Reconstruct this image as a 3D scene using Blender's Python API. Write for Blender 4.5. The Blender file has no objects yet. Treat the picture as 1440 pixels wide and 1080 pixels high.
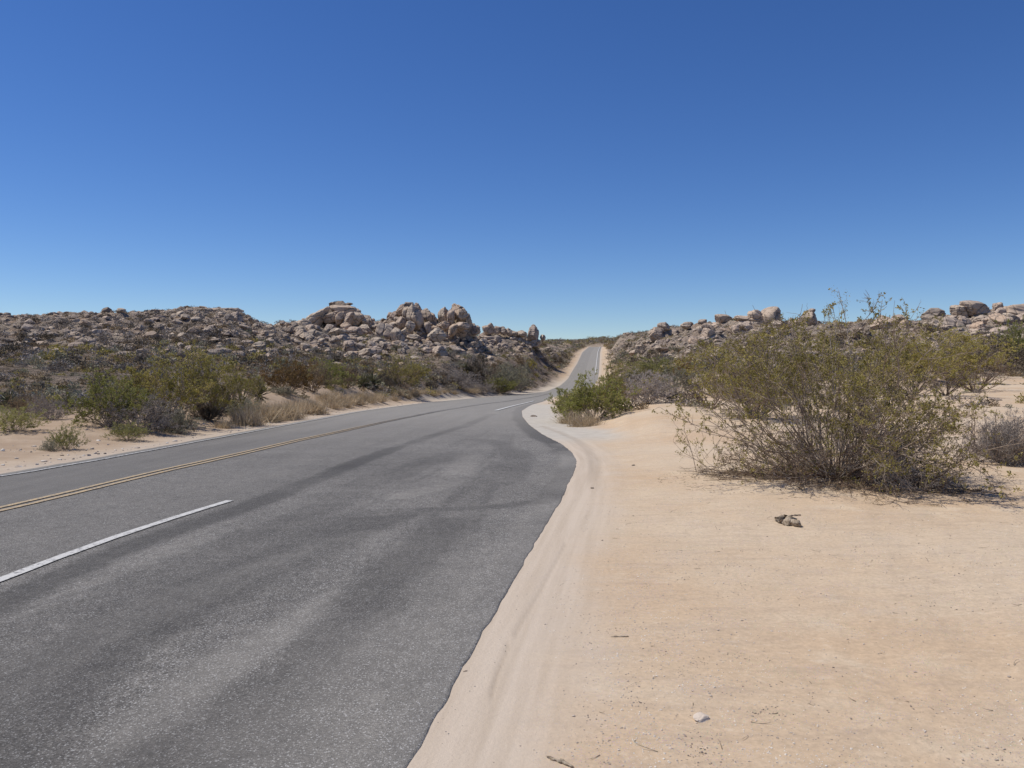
import bpy, math, random
import numpy as np
from mathutils import Vector, Matrix, Euler

# ------------------------------------------------------------------ camera, sky, sun
S = bpy.context.scene
EYE, F, CX, HZ = 1.75, 1130.0, 720.0, 515.0        # eye height, focal length / centre / horizon in photo pixels
cam_d = bpy.data.cameras.new('camera'); cam = bpy.data.objects.new('camera', cam_d)
S.collection.objects.link(cam); S.camera = cam
cam.location = (0, 0, EYE); cam.rotation_euler = (math.radians(90), 0, 0)
cam_d.sensor_width = 36; cam_d.lens = F / 1440 * 36
cam_d.shift_y = -(540 - HZ) / 1440
cam_d.clip_start = 0.05; cam_d.clip_end = 9000

SUN_EL, SUN_AZ = math.radians(59), math.radians(-80)   # azimuth clockwise from the view direction
sdir = Vector((math.sin(SUN_AZ) * math.cos(SUN_EL), math.cos(SUN_AZ) * math.cos(SUN_EL), math.sin(SUN_EL)))
ld = bpy.data.lights.new('sun', 'SUN'); ld.energy = 4.15; ld.angle = math.radians(0.5); ld.color = (1.0, 0.95, 0.86)
lo = bpy.data.objects.new('sun', ld); S.collection.objects.link(lo)
lo.rotation_euler = sdir.to_track_quat('Z', 'Y').to_euler(); lo.location = (-40, 20, 60)
W = bpy.data.worlds.new('World'); S.world = W; W.use_nodes = True
wn = W.node_tree.nodes; wl = W.node_tree.links
sky = wn.new('ShaderNodeTexSky'); sky.sky_type = 'NISHITA'; sky.sun_disc = False
sky.sun_elevation = SUN_EL; sky.sun_rotation = SUN_AZ
sky.altitude = 1500; sky.air_density = 1.0; sky.dust_density = 0.0; sky.ozone_density = 6.0
hs_ = wn.new('ShaderNodeHueSaturation'); hs_.inputs['Saturation'].default_value = 1.18; hs_.inputs['Hue'].default_value = 0.511
wl.new(sky.outputs[0], hs_.inputs['Color']); wl.new(hs_.outputs[0], wn['Background'].inputs[0]); wn['Background'].inputs[1].default_value = 0.103
S.view_settings.view_transform = 'Standard'; S.view_settings.look = 'None'
S.view_settings.exposure = 0.0; S.view_settings.gamma = 1.0
S.render.engine = 'CYCLES'

C = S.collection
R = np.random.default_rng(7)

# ------------------------------------------------------------------ noise helpers (numpy)
def hash2(ix, iy, s):
    n = (ix.astype(np.int64) * 374761393 + iy.astype(np.int64) * 668265263 + s * 1442695041) & 0xffffffff
    n = ((n ^ (n >> 13)) * 1274126177) & 0xffffffff
    n = ((n ^ (n >> 16)) * 2246822519) & 0xffffffff
    return ((n ^ (n >> 15)) & 0xffffff) / float(0xffffff)
def vnoise(x, y, s=0):
    ix, iy = np.floor(x), np.floor(y); fx, fy = x - ix, y - iy
    fx = fx * fx * fx * (fx * (fx * 6 - 15) + 10); fy = fy * fy * fy * (fy * (fy * 6 - 15) + 10)
    a, b = hash2(ix, iy, s), hash2(ix + 1, iy, s); c, d = hash2(ix, iy + 1, s), hash2(ix + 1, iy + 1, s)
    return (a + (b - a) * fx) * (1 - fy) + (c + (d - c) * fx) * fy
def fbm(x, y, s=0, o=4):
    t, a, n = 0, 1, 0
    for i in range(o):
        t = t + a * (vnoise(x, y, s + i * 17) - 0.5); n += a * 0.5; a *= 0.5; x = x * 2.03 + 3.1; y = y * 2.03 + 1.7
    return t / n
def sstep(a, b, v):
    t = np.clip((v - a) / (b - a), 0, 1); return t * t * (3 - 2 * t)
def hash3(i, s):
    return hash2(i, i * 7 + 3, s)

# ------------------------------------------------------------------ lie of the land
PY = np.array([-60, 0, 12, 25, 43, 60, 80, 110, 140, 170, 190, 208, 230, 304, 440, 520, 700.])
PZ = np.array([0, 0, 0, -.3, -.7, -1.2, -1.8, -2.4, -2.7, -2.4, -1.3, .3, 2.0, 7.0, 12.3, 12.0, 10])
_yy = np.linspace(-60, 700, 3801)
_pz = np.interp(_yy, PY, PZ)
for w_ in (9, 17, 25):
    k_ = np.ones(w_) / w_; _pz = np.convolve(np.pad(_pz, w_ // 2, 'edge'), k_, 'valid')
def P(y): return np.interp(y, _yy, _pz)                     # height of the road along its length
_gy = np.concatenate([np.arange(1.5, 60, .02), np.arange(60, 520, .2)])
def ray_road(px, py):
    f = EYE - (py - HZ) / F * _gy - P(_gy)
    i = np.argmax(f < 0) if (f < 0).any() else len(_gy) - 1
    y = _gy[i]; return ((px - CX) / F * y, y)
def curve(pts, back=None, far=None):
    a = [ray_road(*p) for p in pts]
    if far: a += [((px - CX) / F * y, y) for px, y in far]
    if back: a = back + a
    a = np.array(a); return a[:, 1], a[:, 0]
LY, LX = curve([(0, 667), (120, 647), (240, 625.5), (360, 604), (500, 579), (600, 566), (660, 560.5), (700, 557.3), (740, 554), (768, 550.5)],
               back=[(-15.5, -20), (-11.0, 0)], far=[(783, 163), (792, 178), (799, 192), (804, 208), (811, 235), (819, 304), (828, 440), (830, 520)])
RY, RX = curve([(578, 1080), (645, 960), (670, 911), (735.5, 799), (753, 767), (769, 740), (789, 707), (800, 684), (809, 664), (812.5, 649), (807, 638),
                (790, 624.5), (763, 611), (744, 597), (735, 586), (734, 578), (747, 569.5), (779, 558)],
               back=[(-4.0, -20), (-1.0, 0)], far=[(800, 130), (818, 142), (833, 160), (838, 178), (841, 192), (842.5, 208), (843, 235), (844, 304), (846, 440), (847, 520)])
def smooth_curve(Y, X, n):
    yy = np.concatenate([np.arange(-20, 60, .05), np.arange(60, 520.5, .5)])
    xx = np.interp(yy, Y, X)
    def sm(a, k): 
        k_ = np.hanning(k + 2)[1:-1]; k_ /= k_.sum(); return np.convolve(np.pad(a, k // 2, 'reflect', reflect_type='odd'), k_, 'valid')
    return yy, sm(xx, n)
_ly, _lx = smooth_curve(LY, LX, 41); _ry, _rx = smooth_curve(RY, RX, 21)
def XL(y): return np.interp(y, _ly, _lx)
def XR(y): return np.interp(y, _ry, _rx)

D = np.array([0, 12, 25, 43, 60, 80, 110, 140, 170, 200, 250, 350, 450, 520, 650, 1000, 3000.])
TAB = [
 (-700, [0, 0, .1, .6, 1.6, 3.6, 7.2, 10.8, 12.4, 12.4, 11, 9, 8, 8, 7, 6, 0]),
 (0,    [0, 0, .1, .5, 1.6, 3.6, 7.2, 10.8, 12.2, 12.2, 10, 9, 8, 8, 7, 6, 0]),
 (150,  [0, 0, .1, .5, 1.4, 3.4, 7.4, 11.0, 12.2, 12.0, 10, 9, 8, 8, 7, 6, 0]),
 (270,  [0, 0, .1, .5, 1.2, 3.4, 7.6, 11.5, 12.5, 12.0, 10, 9, 8, 8, 7, 6, 0]),
 (335,  [0, 0, 0, .5, 1.2, 3.0, 7.0, 10.6, 11.2, 11.0, 10, 9, 8, 8, 7, 6, 0]),
 (362,  [0, 0, 0, .5, 1.1, 2.6, 6.0, 8.6, 9.4, 9.6, 9, 8, 8, 8, 7, 6, 0]),
 (420,  [0, 0, -.1, .5, .8, 1.5, 4.0, 7.0, 8.2, 8.8, 8, 8, 8, 8, 7, 6, 0]),
 (480,  [0, 0, -.2, .6, .7, 1.1, 3.0, 6.6, 9.0, 9.2, 8, 8, 8, 8, 8, 8, 0]),
 (560,  [0, 0, -.3, .5, .3, .5, 2.0, 5.4, 8.2, 8.4, 8, 8, 8, 8, 9, 10, 0]),
 (620,  [0, 0, -.3, .2, -.2, .2, 1.6, 4.6, 7.4, 7.8, 8, 8, 8, 8, 10, 12, 0]),
 (660,  [0, 0, -.3, -.2, -.5, -.5, .8, 3.4, 6.4, 7.2, 7.5, 8, 8, 8, 12, 14, 0]),
 (700,  [0, 0, -.3, -.6, -1, -1.3, -1.0, 1.4, 4.6, 6.8, 7.4, 8, 9, 9, 14, 20, 0]),
 (740,  [0, 0, -.3, -.7, -1.2, -1.8, -2.3, -1.6, 1.8, 5.8, 7.6, 9.5, 12, 12, 20, 29, 0]),
 (775,  [0, 0, -.3, -.7, -1.2, -1.8, -2.4, -2.6, -1.2, 2.4, 6.0, 10.4, 13.2, 13, 22, 32, 0]),
 (810,  [0, 0, -.3, -.7, -1.2, -1.8, -2.4, -2.7, -2.4, -.3, 3.4, 9.4, 12.6, 12.3, 22.5, 32, 0]),
 (850,  [0, 0, -.2, -.4, -.7, -1.1, -1.5, -1.8, -1.5, 0, 3.8, 11, 15.0, 16, 24, 34, 0]),
 (885,  [0, 0, 0, -.1, -.2, -.2, -.1, .2, 1.2, 3, 7.5, 15.0, 17, 17, 20, 28, 0]),
 (930,  [0, 0, .1, .2, .3, .5, 1.4, 3.0, 5.6, 8.6, 13.2, 15, 15, 15, 16, 20, 0]),
 (1000, [0, 0, .1, .3, .5, 1.0, 2.6, 5.2, 8.4, 11.8, 13, 14, 14, 14, 14, 14, 0]),
 (1080, [0, 0, .1, .2, .4, 1.0, 2.8, 5.8, 9.6, 12.4, 13, 14, 14, 14, 14, 14, 0]),
 (1200, [0, 0, .1, .2, .4, 1.0, 2.8, 5.8, 9.8, 12.4, 13, 14, 14, 14, 14, 14, 0]),
 (1300, [0, 0, .1, .2, .4, 1.0, 3.0, 6.6, 11.0, 13.2, 14, 14, 14, 14, 14, 14, 0]),
 (1400, [0, 0, .1, .2, .4, 1.0, 3.2, 7.4, 12.6, 14.2, 14, 14, 14, 14, 14, 14, 0]),
 (2200, [0, 0, .1, .2, .4, 1.0, 3.2, 7.4, 12.4, 14.0, 14, 14, 14, 14, 14, 14, 0])]
TC = np.array([t[0] for t in TAB], float); TZ = np.array([t[1] for t in TAB], float)
TZ[:3, 7:12] -= .9; TZ[3:5, 7:12] -= .3; TZ[-5:, 8] -= .6; TZ[-5:, 9:12] -= 1.0; TZ[-6, 9:12] -= .4
_df = np.concatenate([np.arange(0, 300, 1.), np.arange(300, 3001, 10.)])
TF = np.array([np.interp(_df, D, r) for r in TZ])
for k in (9, 13):
    TF = np.array([np.convolve(np.pad(r, k // 2, 'edge'), np.ones(k) / k, 'valid') for r in TF])
MOUNDS = [(488, 163, 6.0, 4.3, 4.5), (470, 163, 4, 2, 4), (574, 161, 5.0, 4.0, 4), (640, 161, 3.8, 3.2, 4), (602, 162, 9, 1.6, 5), (1078, 204, 6, 1.6, 5), (1137, 204, 4, 1.6, 4), (1395, 185, 14, 1.2, 8), (300, 150, 12, .5, 8), (692, 210, 4.5, 2.6, 5), (748, 211, 5, 1.6, 5), (708, 210, 7, 1.9, 5), (730, 211, 5, 1.2, 5)]
def H(x, y):
    x = np.asarray(x, float); y = np.asarray(y, float)
    r = np.hypot(x, y); az = np.arctan2(x, y)
    azc = np.clip(az, -0.85, 0.85)
    d = r * np.cos(azc); px = CX + F * np.tan(azc)
    ci = np.clip(np.searchsorted(TC, px) - 1, 0, len(TC) - 2)
    t = np.clip((px - TC[ci]) / (TC[ci + 1] - TC[ci]), 0, 1); t = t * t * (3 - 2 * t) * .6 + t * .4
    di = np.clip(np.searchsorted(_df, d) - 1, 0, len(_df) - 2)
    s = np.clip((d - _df[di]) / (_df[di + 1] - _df[di]), 0, 1)
    z0 = TF[ci, di] * (1 - s) + TF[ci, di + 1] * s; z1 = TF[ci + 1, di] * (1 - s) + TF[ci + 1, di + 1] * s
    T = z0 * (1 - t) + z1 * t
    T = T * (1 - sstep(1.0, 1.7, np.abs(az)))
    for (mp, md, mr, mh, my) in MOUNDS:
        mx = (mp - CX) / F * md
        T = T + mh * np.exp(-((x - mx) / mr) ** 2 - ((y - md) / my) ** 2)
    # road corridor
    e = np.maximum(XL(y) - x, x - XR(y))
    left = (x < XL(y))
    wd = np.where(left, 3.0 + np.clip(y, 0, 200) * .035, 2.5 + np.clip(y, 0, 200) * .03)
    k = sstep(0.5, 0.5 + wd, e)
    k = np.where((y < -20) | (y > 520), 1.0, k)
    return P(y) * (1 - k) + T * k, e

def domes(x, y, cell, seed, ani=0.6, ang=0.3):
    # rounded blocks: the highest of the domes seeded in the nine cells round a point
    xr = x * math.cos(ang) + y * math.sin(ang); yr = (-x * math.sin(ang) + y * math.cos(ang))
    wx = fbm(x / cell * .7, y / cell * .7, seed + 91, 2) * .35; wy = fbm(x / cell * .7, y / cell * .7, seed + 55, 2) * .35
    u, v = xr / cell * ani + wx, yr / cell + wy
    iu, iv = np.floor(u), np.floor(v); best = np.zeros_like(u); bid = np.zeros_like(u)
    for a in (-1, 0, 1):
        for b in (-1, 0, 1):
            cu, cv = iu + a, iv + b
            fx = cu + .15 + .7 * hash2(cu, cv, seed); fy = cv + .15 + .7 * hash2(cu, cv, seed + 1)
            rr = .35 + .5 * hash2(cu, cv, seed + 2); hh = .15 + .85 * hash2(cu, cv, seed + 3) ** 1.5
            ta = (hash2(cu, cv, seed + 5) - .5) * 1.5; tb = (hash2(cu, cv, seed + 6) - .5) * 1.5
            du, dv = u - fx, v - fy; m4 = (np.abs(du) ** 3 + np.abs(dv) ** 3) / rr ** 3
            q = np.clip(1 - m4, 0, 1) ** .35 * hh * (1 + (ta * du + tb * dv) / rr)
            m = q > best; best = np.where(m, q, best); bid = np.where(m, hash2(cu, cv, seed + 4), bid)
    return best, bid
def land(x, y):
    z, e = H(x, y)
    r = np.hypot(x, y)
    hill = sstep(2.2, 5.5, z + fbm(x / 14, y / 14, 5, 3) * 1.6 - np.where((x < XL(y)) & (y < 160), 0, .6)) * sstep(55, 75, r) * sstep(2, 8, e)
    # dry wash sand and low undulation on the flats
    und = fbm(x / 6, y / 6, 11, 4) * .10 + fbm(x / 1.1, y / 1.1, 12, 3) * .018
    und = und + fbm(x / .3, y / .22, 15, 3) * .017 * (r < 25)
    und = und * sstep(.3, 3, e) * (1 + 3 * sstep(30, 90, r))
    b1, i1 = domes(x, y, 4.2, 21, .5); b2, i2 = domes(x, y, 1.3, 33, .7, -.4)
    rg = .55 + .9 * sstep(-.3, .5, fbm(x / 22, y / 22, 8, 3))
    big_ = sstep(-.05, .35, fbm(x / 9, y / 9, 29, 3)); b1 = b1 * (.25 + .75 * big_) * np.where((x < -.29 * y), .6, 1.); rk = np.maximum(b1 * 1.5 * rg, b2 * .55)
    rid = np.where(b1 * 1.5 * rg > b2 * .65, i1, i2)
    rock = hill * sstep(.12, .3, rk)
    track = 0.0
    return z + und + hill * (rk + fbm(x / 9, y / 9, 3, 4) * .9 + fbm(x / 1.1, y / 1.1, 14, 3) * .42), e, rock, rid, hill
def G(x, y): return float(land(np.array([x]), np.array([y]))[0][0])
_ry_ = np.concatenate([np.arange(3, 60, .1), np.arange(60, 330, .5), np.arange(330, 900, 2.)])
def hit(px, py):
    xs = (px - CX) / F * _ry_; zs = EYE - (py - HZ) / F * _ry_
    g = land(xs, _ry_)[0]; m = zs < g
    if not m.any(): return None
    i = int(np.argmax(m)); return float(xs[i]), float(_ry_[i]), float(g[i])

LM = [(486, 438, 'flat cap boulder'), (441, 456, 'leaning flank slab'), (490, 479, 'tall pale boulder'), (465, 492, 'long low pale boulder'), (538, 469, 'large shadow-faced boulder'),
 (561, 480, 'smooth leaning slab'), (584, 446, 'great upright slab'), (575, 429, 'reddish topmost boulder'), (615, 472, 'two-toned boulder'), (648, 443, 'tilted striped slab'), (541, 492, 'wide low boulder'),
 (625, 444, 'blocky boulder'), (669, 465, 'low ridge boulder'), (695, 477, 'long pale slab'), (734, 470, 'flat-topped boulder'), (751, 470, 'dark dome boulder'), (336, 457, 'big round boulder'),
 (299, 437, 'long ridge-top slab'), (300, 471, 'dark overhanging slab'), (326, 492, 'pale wedge boulder'), (379, 464, 'narrow tilted boulder'), (420, 462, 'rounded foot boulder'), (1082, 452, 'great smooth dome'),
 (1050, 459, 'long lower slab'), (1018, 449, 'cluster-topped boulder'), (1006, 463, 'broad pale boulder'), (934, 459, 'standing orange boulder'), (965, 459, 'dark-topped boulder'), (1137, 449, 'pedestal boulder'),
 (1312, 439, 'orange slab'), (1370, 431, 'reddish summit slab'), (1430, 446, 'massive edge boulder'), (1350, 438, 'sloping reddish boulder'), (152, 570, 'dense green verge bush'), (235, 550, 'tall verge creosote'),
 (365, 555, 'lone yucca'), (404, 535, 'orange-brown bush'), (518, 538, 'paired yuccas'), (566, 535, 'olive bank bush'), (670, 525, 'dark grey bush'), (704, 545, 'vivid green bush'), (94, 565, 'left yucca'),
 (176, 438, 'skyline yuccas'), (12, 565, 'left-edge yucca'), (815, 570, 'yellow-green bend bush'), (905, 548, 'rounded grey shrub'), (828, 492, 'road crest'), (805, 525, 'climbing road'), (1060, 530, 'wide olive creosote'),
 (1400, 505, 'brown-green edge bush'), (1372, 540, 'bare branching shrub'), (655, 515, 'small flat-ground yucca'), (440, 540, 'brown bank bush')]
_used = set()
def where_label(desc, px, py):
    c = sorted(LM, key=lambda m: (m[0] - px) ** 2 + (1.6 * (m[1] - py)) ** 2)
    for m in c[:7]:
        dx, dy = px - m[0], py - m[1]; dist = math.hypot(dx, dy)
        a = math.degrees(math.atan2(-dy, dx)) % 360; w = ['right of', 'up right of', 'above', 'up left of', 'left of', 'down left of', 'below', 'down right of'][int(((a + 22.5) % 360) // 45)]
        q = 'just ' if dist < 14 else ('' if dist < 45 else ('well ' if dist < 110 else 'far '))
        t = f'{desc} {q}{w} the {m[2]}'
        if t not in _used: _used.add(t); return t
    return t
# ------------------------------------------------------------------ mesh helpers
def build_mesh(name, verts, faces, attrs=None, mats=(), midx=None, smooth=True):
    """faces: list of (M,k) arrays"""
    me = bpy.data.meshes.new(name)
    verts = np.asarray(verts, np.float32); me.vertices.add(len(verts)); me.vertices.foreach_set('co', verts.ravel())
    fl = [np.asarray(f, np.int32) for f in faces if len(f)]
    loops = np.concatenate([f.ravel() for f in fl]); sizes = np.concatenate([np.full(len(f), f.shape[1], np.int32) for f in fl])
    me.loops.add(len(loops)); me.loops.foreach_set('vertex_index', loops)
    me.polygons.add(len(sizes)); starts = np.concatenate([[0], np.cumsum(sizes)[:-1]]).astype(np.int32)
    me.polygons.foreach_set('loop_start', starts); me.polygons.foreach_set('loop_total', sizes)
    me.polygons.foreach_set('use_smooth', np.full(len(sizes), smooth))
    if midx is not None: me.polygons.foreach_set('material_index', np.asarray(midx, np.int32))
    for m in mats: me.materials.append(m)
    for k, (dom, val) in (attrs or {}).items():
        a = me.attributes.new(k, 'FLOAT', dom); a.data.foreach_set('value', np.asarray(val, np.float32))
    me.update(calc_edges=True); me.validate()
    return me
def link(name, me, parent=None, loc=(0, 0, 0), rot=(0, 0, 0), sc=(1, 1, 1)):
    o = bpy.data.objects.new(name, me); C.objects.link(o); o.location = loc; o.rotation_euler = rot; o.scale = sc
    if parent: o.parent = parent
    return o
def tag(o, label, cat, group=None):
    o['label'] = label; o['category'] = cat
    if group: o['group'] = group
    return o
def structure(o): o['kind'] = 'structure'; return o
def stuff(o, label, cat): o['kind'] = 'stuff'; o['label'] = label; o['category'] = cat; return o
def grid_faces(nr, nc, wrap=False):
    i, j = np.meshgrid(np.arange(nr - 1), np.arange(nc if wrap else nc - 1), indexing='ij'); j2 = (j + 1) % nc
    return np.stack([i * nc + j, i * nc + j2, (i + 1) * nc + j2, (i + 1) * nc + j], -1).reshape(-1, 4)

# ------------------------------------------------------------------ materials
class NT:
    def __init__(s, name, rough=.9, spec=.2):
        s.m = bpy.data.materials.new(name); s.m.use_nodes = True; s.n = s.m.node_tree.nodes; s.l = s.m.node_tree.links
        s.b = s.n['Principled BSDF']; s.b.inputs['Roughness'].default_value = rough; s.b.inputs['Specular IOR Level'].default_value = spec
        s.tc = s.n.new('ShaderNodeTexCoord'); s.P = s.tc.outputs['Object']
    def noise(s, scale, det=4, rough=.55, vec=None, dist=0):
        n = s.n.new('ShaderNodeTexNoise'); n.inputs['Scale'].default_value = scale; n.inputs['Detail'].default_value = det
        n.inputs['Roughness'].default_value = rough; n.inputs['Distortion'].default_value = dist
        s.l.new(vec or s.P, n.inputs['Vector']); return n.outputs['Fac']
    def voro(s, scale, out='Distance', vec=None, feat='F1'):
        n = s.n.new('ShaderNodeTexVoronoi'); n.feature = feat; n.inputs['Scale'].default_value = scale
        s.l.new(vec or s.P, n.inputs['Vector']); return n.outputs[out]
    def mapv(s, scale, rot=(0, 0, 0), vec=None):
        n = s.n.new('ShaderNodeMapping'); n.inputs['Scale'].default_value = scale; n.inputs['Rotation'].default_value = rot
        s.l.new(vec or s.P, n.inputs['Vector']); return n.outputs[0]
    def attr(s, name, out='Fac'):
        n = s.n.new('ShaderNodeAttribute'); n.attribute_name = name; return n.outputs[out]
    def rng(s, v, a, b, c=0, d=1, smooth=False):
        n = s.n.new('ShaderNodeMapRange'); s.l.new(v, n.inputs['Value']); n.clamp = True
        if smooth: n.interpolation_type = 'SMOOTHSTEP'
        for k, q in zip(('From Min', 'From Max', 'To Min', 'To Max'), (a, b, c, d)): n.inputs[k].default_value = q
        return n.outputs[0]
    def math(s, op, a, b=None, c=None):
        n = s.n.new('ShaderNodeMath'); n.operation = op
        for i, q in enumerate((a, b, c)):
            if q is None: continue
            if isinstance(q, (int, float)): n.inputs[i].default_value = q
            else: s.l.new(q, n.inputs[i])
        return n.outputs[0]
    def mix(s, f, a, b, mode='MIX'):
        n = s.n.new('ShaderNodeMix'); n.data_type = 'RGBA'; n.blend_type = mode; n.clamp_factor = True
        for k, q in ((0, f), (6, a), (7, b)):
            if isinstance(q, (int, float)): n.inputs[k].default_value = q
            elif isinstance(q, tuple): n.inputs[k].default_value = (*q, 1)
            else: s.l.new(q, n.inputs[k])
        return n.outputs[2]
    def ramp(s, v, stops):
        n = s.n.new('ShaderNodeValToRGB'); e = n.color_ramp.elements
        while len(e) < len(stops): e.new(.5)
        for q, (p, c) in zip(e, stops): q.position = p; q.color = (*c, 1)
        s.l.new(v, n.inputs[0]); return n.outputs[0]
    def gray(s, v, a, b):   # value -> gray multiplier a..b
        return s.ramp(v, [(0, (a,) * 3), (1, (b,) * 3)])
    def bump(s, h, strength, dist, prev=None):
        n = s.n.new('ShaderNodeBump'); n.inputs['Strength'].default_value = strength; n.inputs['Distance'].default_value = dist
        s.l.new(h, n.inputs['Height'])
        if prev is not None: s.l.new(prev, n.inputs['Normal'])
        return n.outputs[0]
    def done(s, col, normal=None):
        if isinstance(col, tuple): s.b.inputs['Base Color'].default_value = (*col, 1)
        else: s.l.new(col, s.b.inputs['Base Color'])
        if normal is not None: s.l.new(normal, s.b.inputs['Normal'])
        return s.m

def rock_color(m, tint):
    n1 = m.noise(.35, 3); n2 = m.noise(2.2, 6, .65); n3 = m.noise(14, 4, .7)
    base = m.ramp(tint, [(0, (.54, .44, .34)), (.35, (.59, .48, .365)), (.6, (.545, .425, .335)), (.8, (.43, .36, .295)), (1, (.61, .44, .305))])
    base = m.mix(m.rng(n2, .45, .62), base, m.mix(.5, base, (.30, .23, .18)))
    base = m.mix(m.rng(n1, .5, .66), base, m.mix(.45, base, (.50, .38, .27)))
    return m.mix(1, base, m.gray(n3, .72, 1.2), 'MULTIPLY')

def mat_ground():
    m = NT('desert_ground', .95, .12)
    e = m.attr('edge'); rk = m.attr('rock'); rid = m.attr('rid'); hill = m.attr('hill'); ap = m.attr('apron'); sc = m.attr('scrub'); side = m.attr('pinkness')
    big = m.noise(.22, 4); mid = m.noise(1.3, 5, .6); fine = m.noise(28, 5, .7); gr = m.noise(160, 3, .7)
    sand = m.mix(m.rng(big, .36, .62, smooth=True), (.58, .458, .325), (.545, .40, .262))
    sand = m.mix(m.rng(mid, .5, .72, smooth=True), sand, (.60, .475, .335))
    # wind-and-water combed streaks
    st = m.noise(1, 5, .62, m.mapv((1.2, 7, 7), (0, 0, .12)))
    sand = m.mix(m.rng(st, .5, .75), sand, m.mix(.5, sand, (.42, .32, .235)))
    sand = m.mix(m.math('MULTIPLY', side, .55), sand, (.56, .385, .24))
    sand = m.mix(1, sand, m.gray(m.rng(fine, .25, .75), .82, 1.14), 'MULTIPLY')
    # grit
    cellc = m.voro(95, 'Color'); cd = m.voro(95)
    gm = m.math('MULTIPLY', m.rng(cd, .30, .22), m.rng(m.noise(2.3, 4), .44, .56))
    grit = m.mix(1, (.40, .31, .24), cellc, 'OVERLAY')
    grit = m.mix(.25, (.36, .29, .23), cellc)
    sand = m.mix(m.math('MULTIPLY', gm, .9), sand, grit)
    sp = m.voro(38, 'Color'); n_ = m.n.new('ShaderNodeSeparateColor'); m.l.new(sp, n_.inputs[0])
    spd = m.voro(38)
    dk = m.math('MULTIPLY', m.rng(n_.outputs[0], .93, .95), m.rng(spd, .16, .1)); sand = m.mix(dk, sand, (.14, .11, .09))
    lt = m.math('MULTIPLY', m.rng(n_.outputs[1], .93, .95), m.rng(spd, .16, .1)); sand = m.mix(lt, sand, (.78, .72, .64))
    sc_ = m.noise(7, 6, .75, m.mapv((1, 1.6, 1), (0, 0, .3))); sand = m.mix(m.rng(sc_, .55, .72, 0, .55), sand, (.36, .275, .19)); sand = m.mix(m.rng(sc_, .42, .30, 0, .5), sand, (.68, .575, .44))
    # packed pale dust along the pavement edge, combed by wheels
    ed = m.math('ADD', e, m.rng(m.noise(.8, 4), .3, .7, -.22, .22))
    dust = m.rng(ed, .25, 1.05, 1, 0, True)
    stv = m.n.new('ShaderNodeCombineXYZ'); m.l.new(e, stv.inputs[0]); m.l.new(m.attr('along'), stv.inputs[1])
    stn = m.noise(1, 5, .6, m.mapv((9, .35, 1), (0, 0, 0), stv.outputs[0]))
    dcol = m.mix(m.rng(stn, .4, .65), (.565, .475, .38), (.49, .405, .315))
    sand = m.mix(m.math('MULTIPLY', dust, .85), sand, dcol)
    sand = m.mix(m.math('MULTIPLY', m.attr('leftside'), .85), sand, m.mix(m.rng(mid, .4, .65), (.33, .24, .165), (.41, .315, .225)))
    # grey gravel turnout apron
    gcol = m.mix(m.rng(m.noise(3, 6, .7), .35, .65), (.53, .49, .42), (.42, .385, .33))
    sand = m.mix(m.math('MULTIPLY', ap, .9), sand, gcol)
    sand = m.mix(m.math('MULTIPLY', m.attr('rut'), .62), sand, (.33, .265, .20))
    # scrubby soil away from the road, litter under the plants
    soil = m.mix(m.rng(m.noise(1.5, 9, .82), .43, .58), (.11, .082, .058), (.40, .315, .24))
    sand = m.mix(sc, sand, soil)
    # hill: soil between blocks, rock on the blocks
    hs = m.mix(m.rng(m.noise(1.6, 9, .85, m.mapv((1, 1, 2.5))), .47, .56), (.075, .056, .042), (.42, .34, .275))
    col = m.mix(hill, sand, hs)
    col = m.mix(rk, col, rock_color(m, rid))
    b = m.bump(fine, .35, .02); b = m.bump(gr, .35, .005, b); b = m.bump(st, .25, .03, b)
    hb = m.math('MULTIPLY', m.noise(1.9, 9, .75), m.math('MAXIMUM', hill, m.math('MULTIPLY', sc, .5))); b = m.bump(hb, 1, 1.3, b)
    return m.done(col, b)

def mat_asphalt():
    m = NT('asphalt', .88, .25)
    dk = m.attr('dark'); lane = m.attr('smoothlane'); far = m.attr('u_edge')
    v = m.voro(140, 'Color'); n_ = m.n.new('ShaderNodeSeparateColor'); m.l.new(v, n_.inputs[0]); vd = m.voro(140)
    big = m.noise(.5, 5, .6); mid = m.noise(3.5, 5, .65)
    a = m.mix(m.rng(big, .35, .65), (.158, .146, .129), (.215, .199, .176))
    a = m.mix(m.rng(mid, .35, .7), a, m.mix(.5, a, (.09, .084, .077)))
    fn = m.noise(9, 7, .72, m.mapv((1.3, .8, 1), (0, 0, -.25))); a = m.mix(1, a, m.gray(m.rng(fn, .33, .67), .74, 1.24), 'MULTIPLY')
    smooth = m.mix(m.rng(m.noise(1, 4, .6, m.mapv((2.2, .12, 1), (0, 0, -.22))), .4, .62), (.142, .133, .120), (.180, .168, .151))
    grn = m.mix(1, a, m.gray(n_.outputs[0], .45, 1.55), 'MULTIPLY')
    grn = m.mix(m.rng(n_.outputs[1], .90, .93), grn, (.46, .445, .42))
    grn = m.mix(m.rng(m.noise(260, 2, .6), .55, .7), grn, (.075, .072, .07))
    col = m.mix(lane, grn, m.mix(.3, smooth, grn))
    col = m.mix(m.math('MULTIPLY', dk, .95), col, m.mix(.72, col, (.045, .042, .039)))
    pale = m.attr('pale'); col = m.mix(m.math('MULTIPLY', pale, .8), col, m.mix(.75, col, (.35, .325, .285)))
    ck = m.attr('crack'); col = m.mix(ck, col, (.03, .028, .026))
    b = m.bump(vd, .55, .006); b = m.bump(m.noise(60, 4, .7), .3, .01, b)
    return m.done(col, b)

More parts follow.
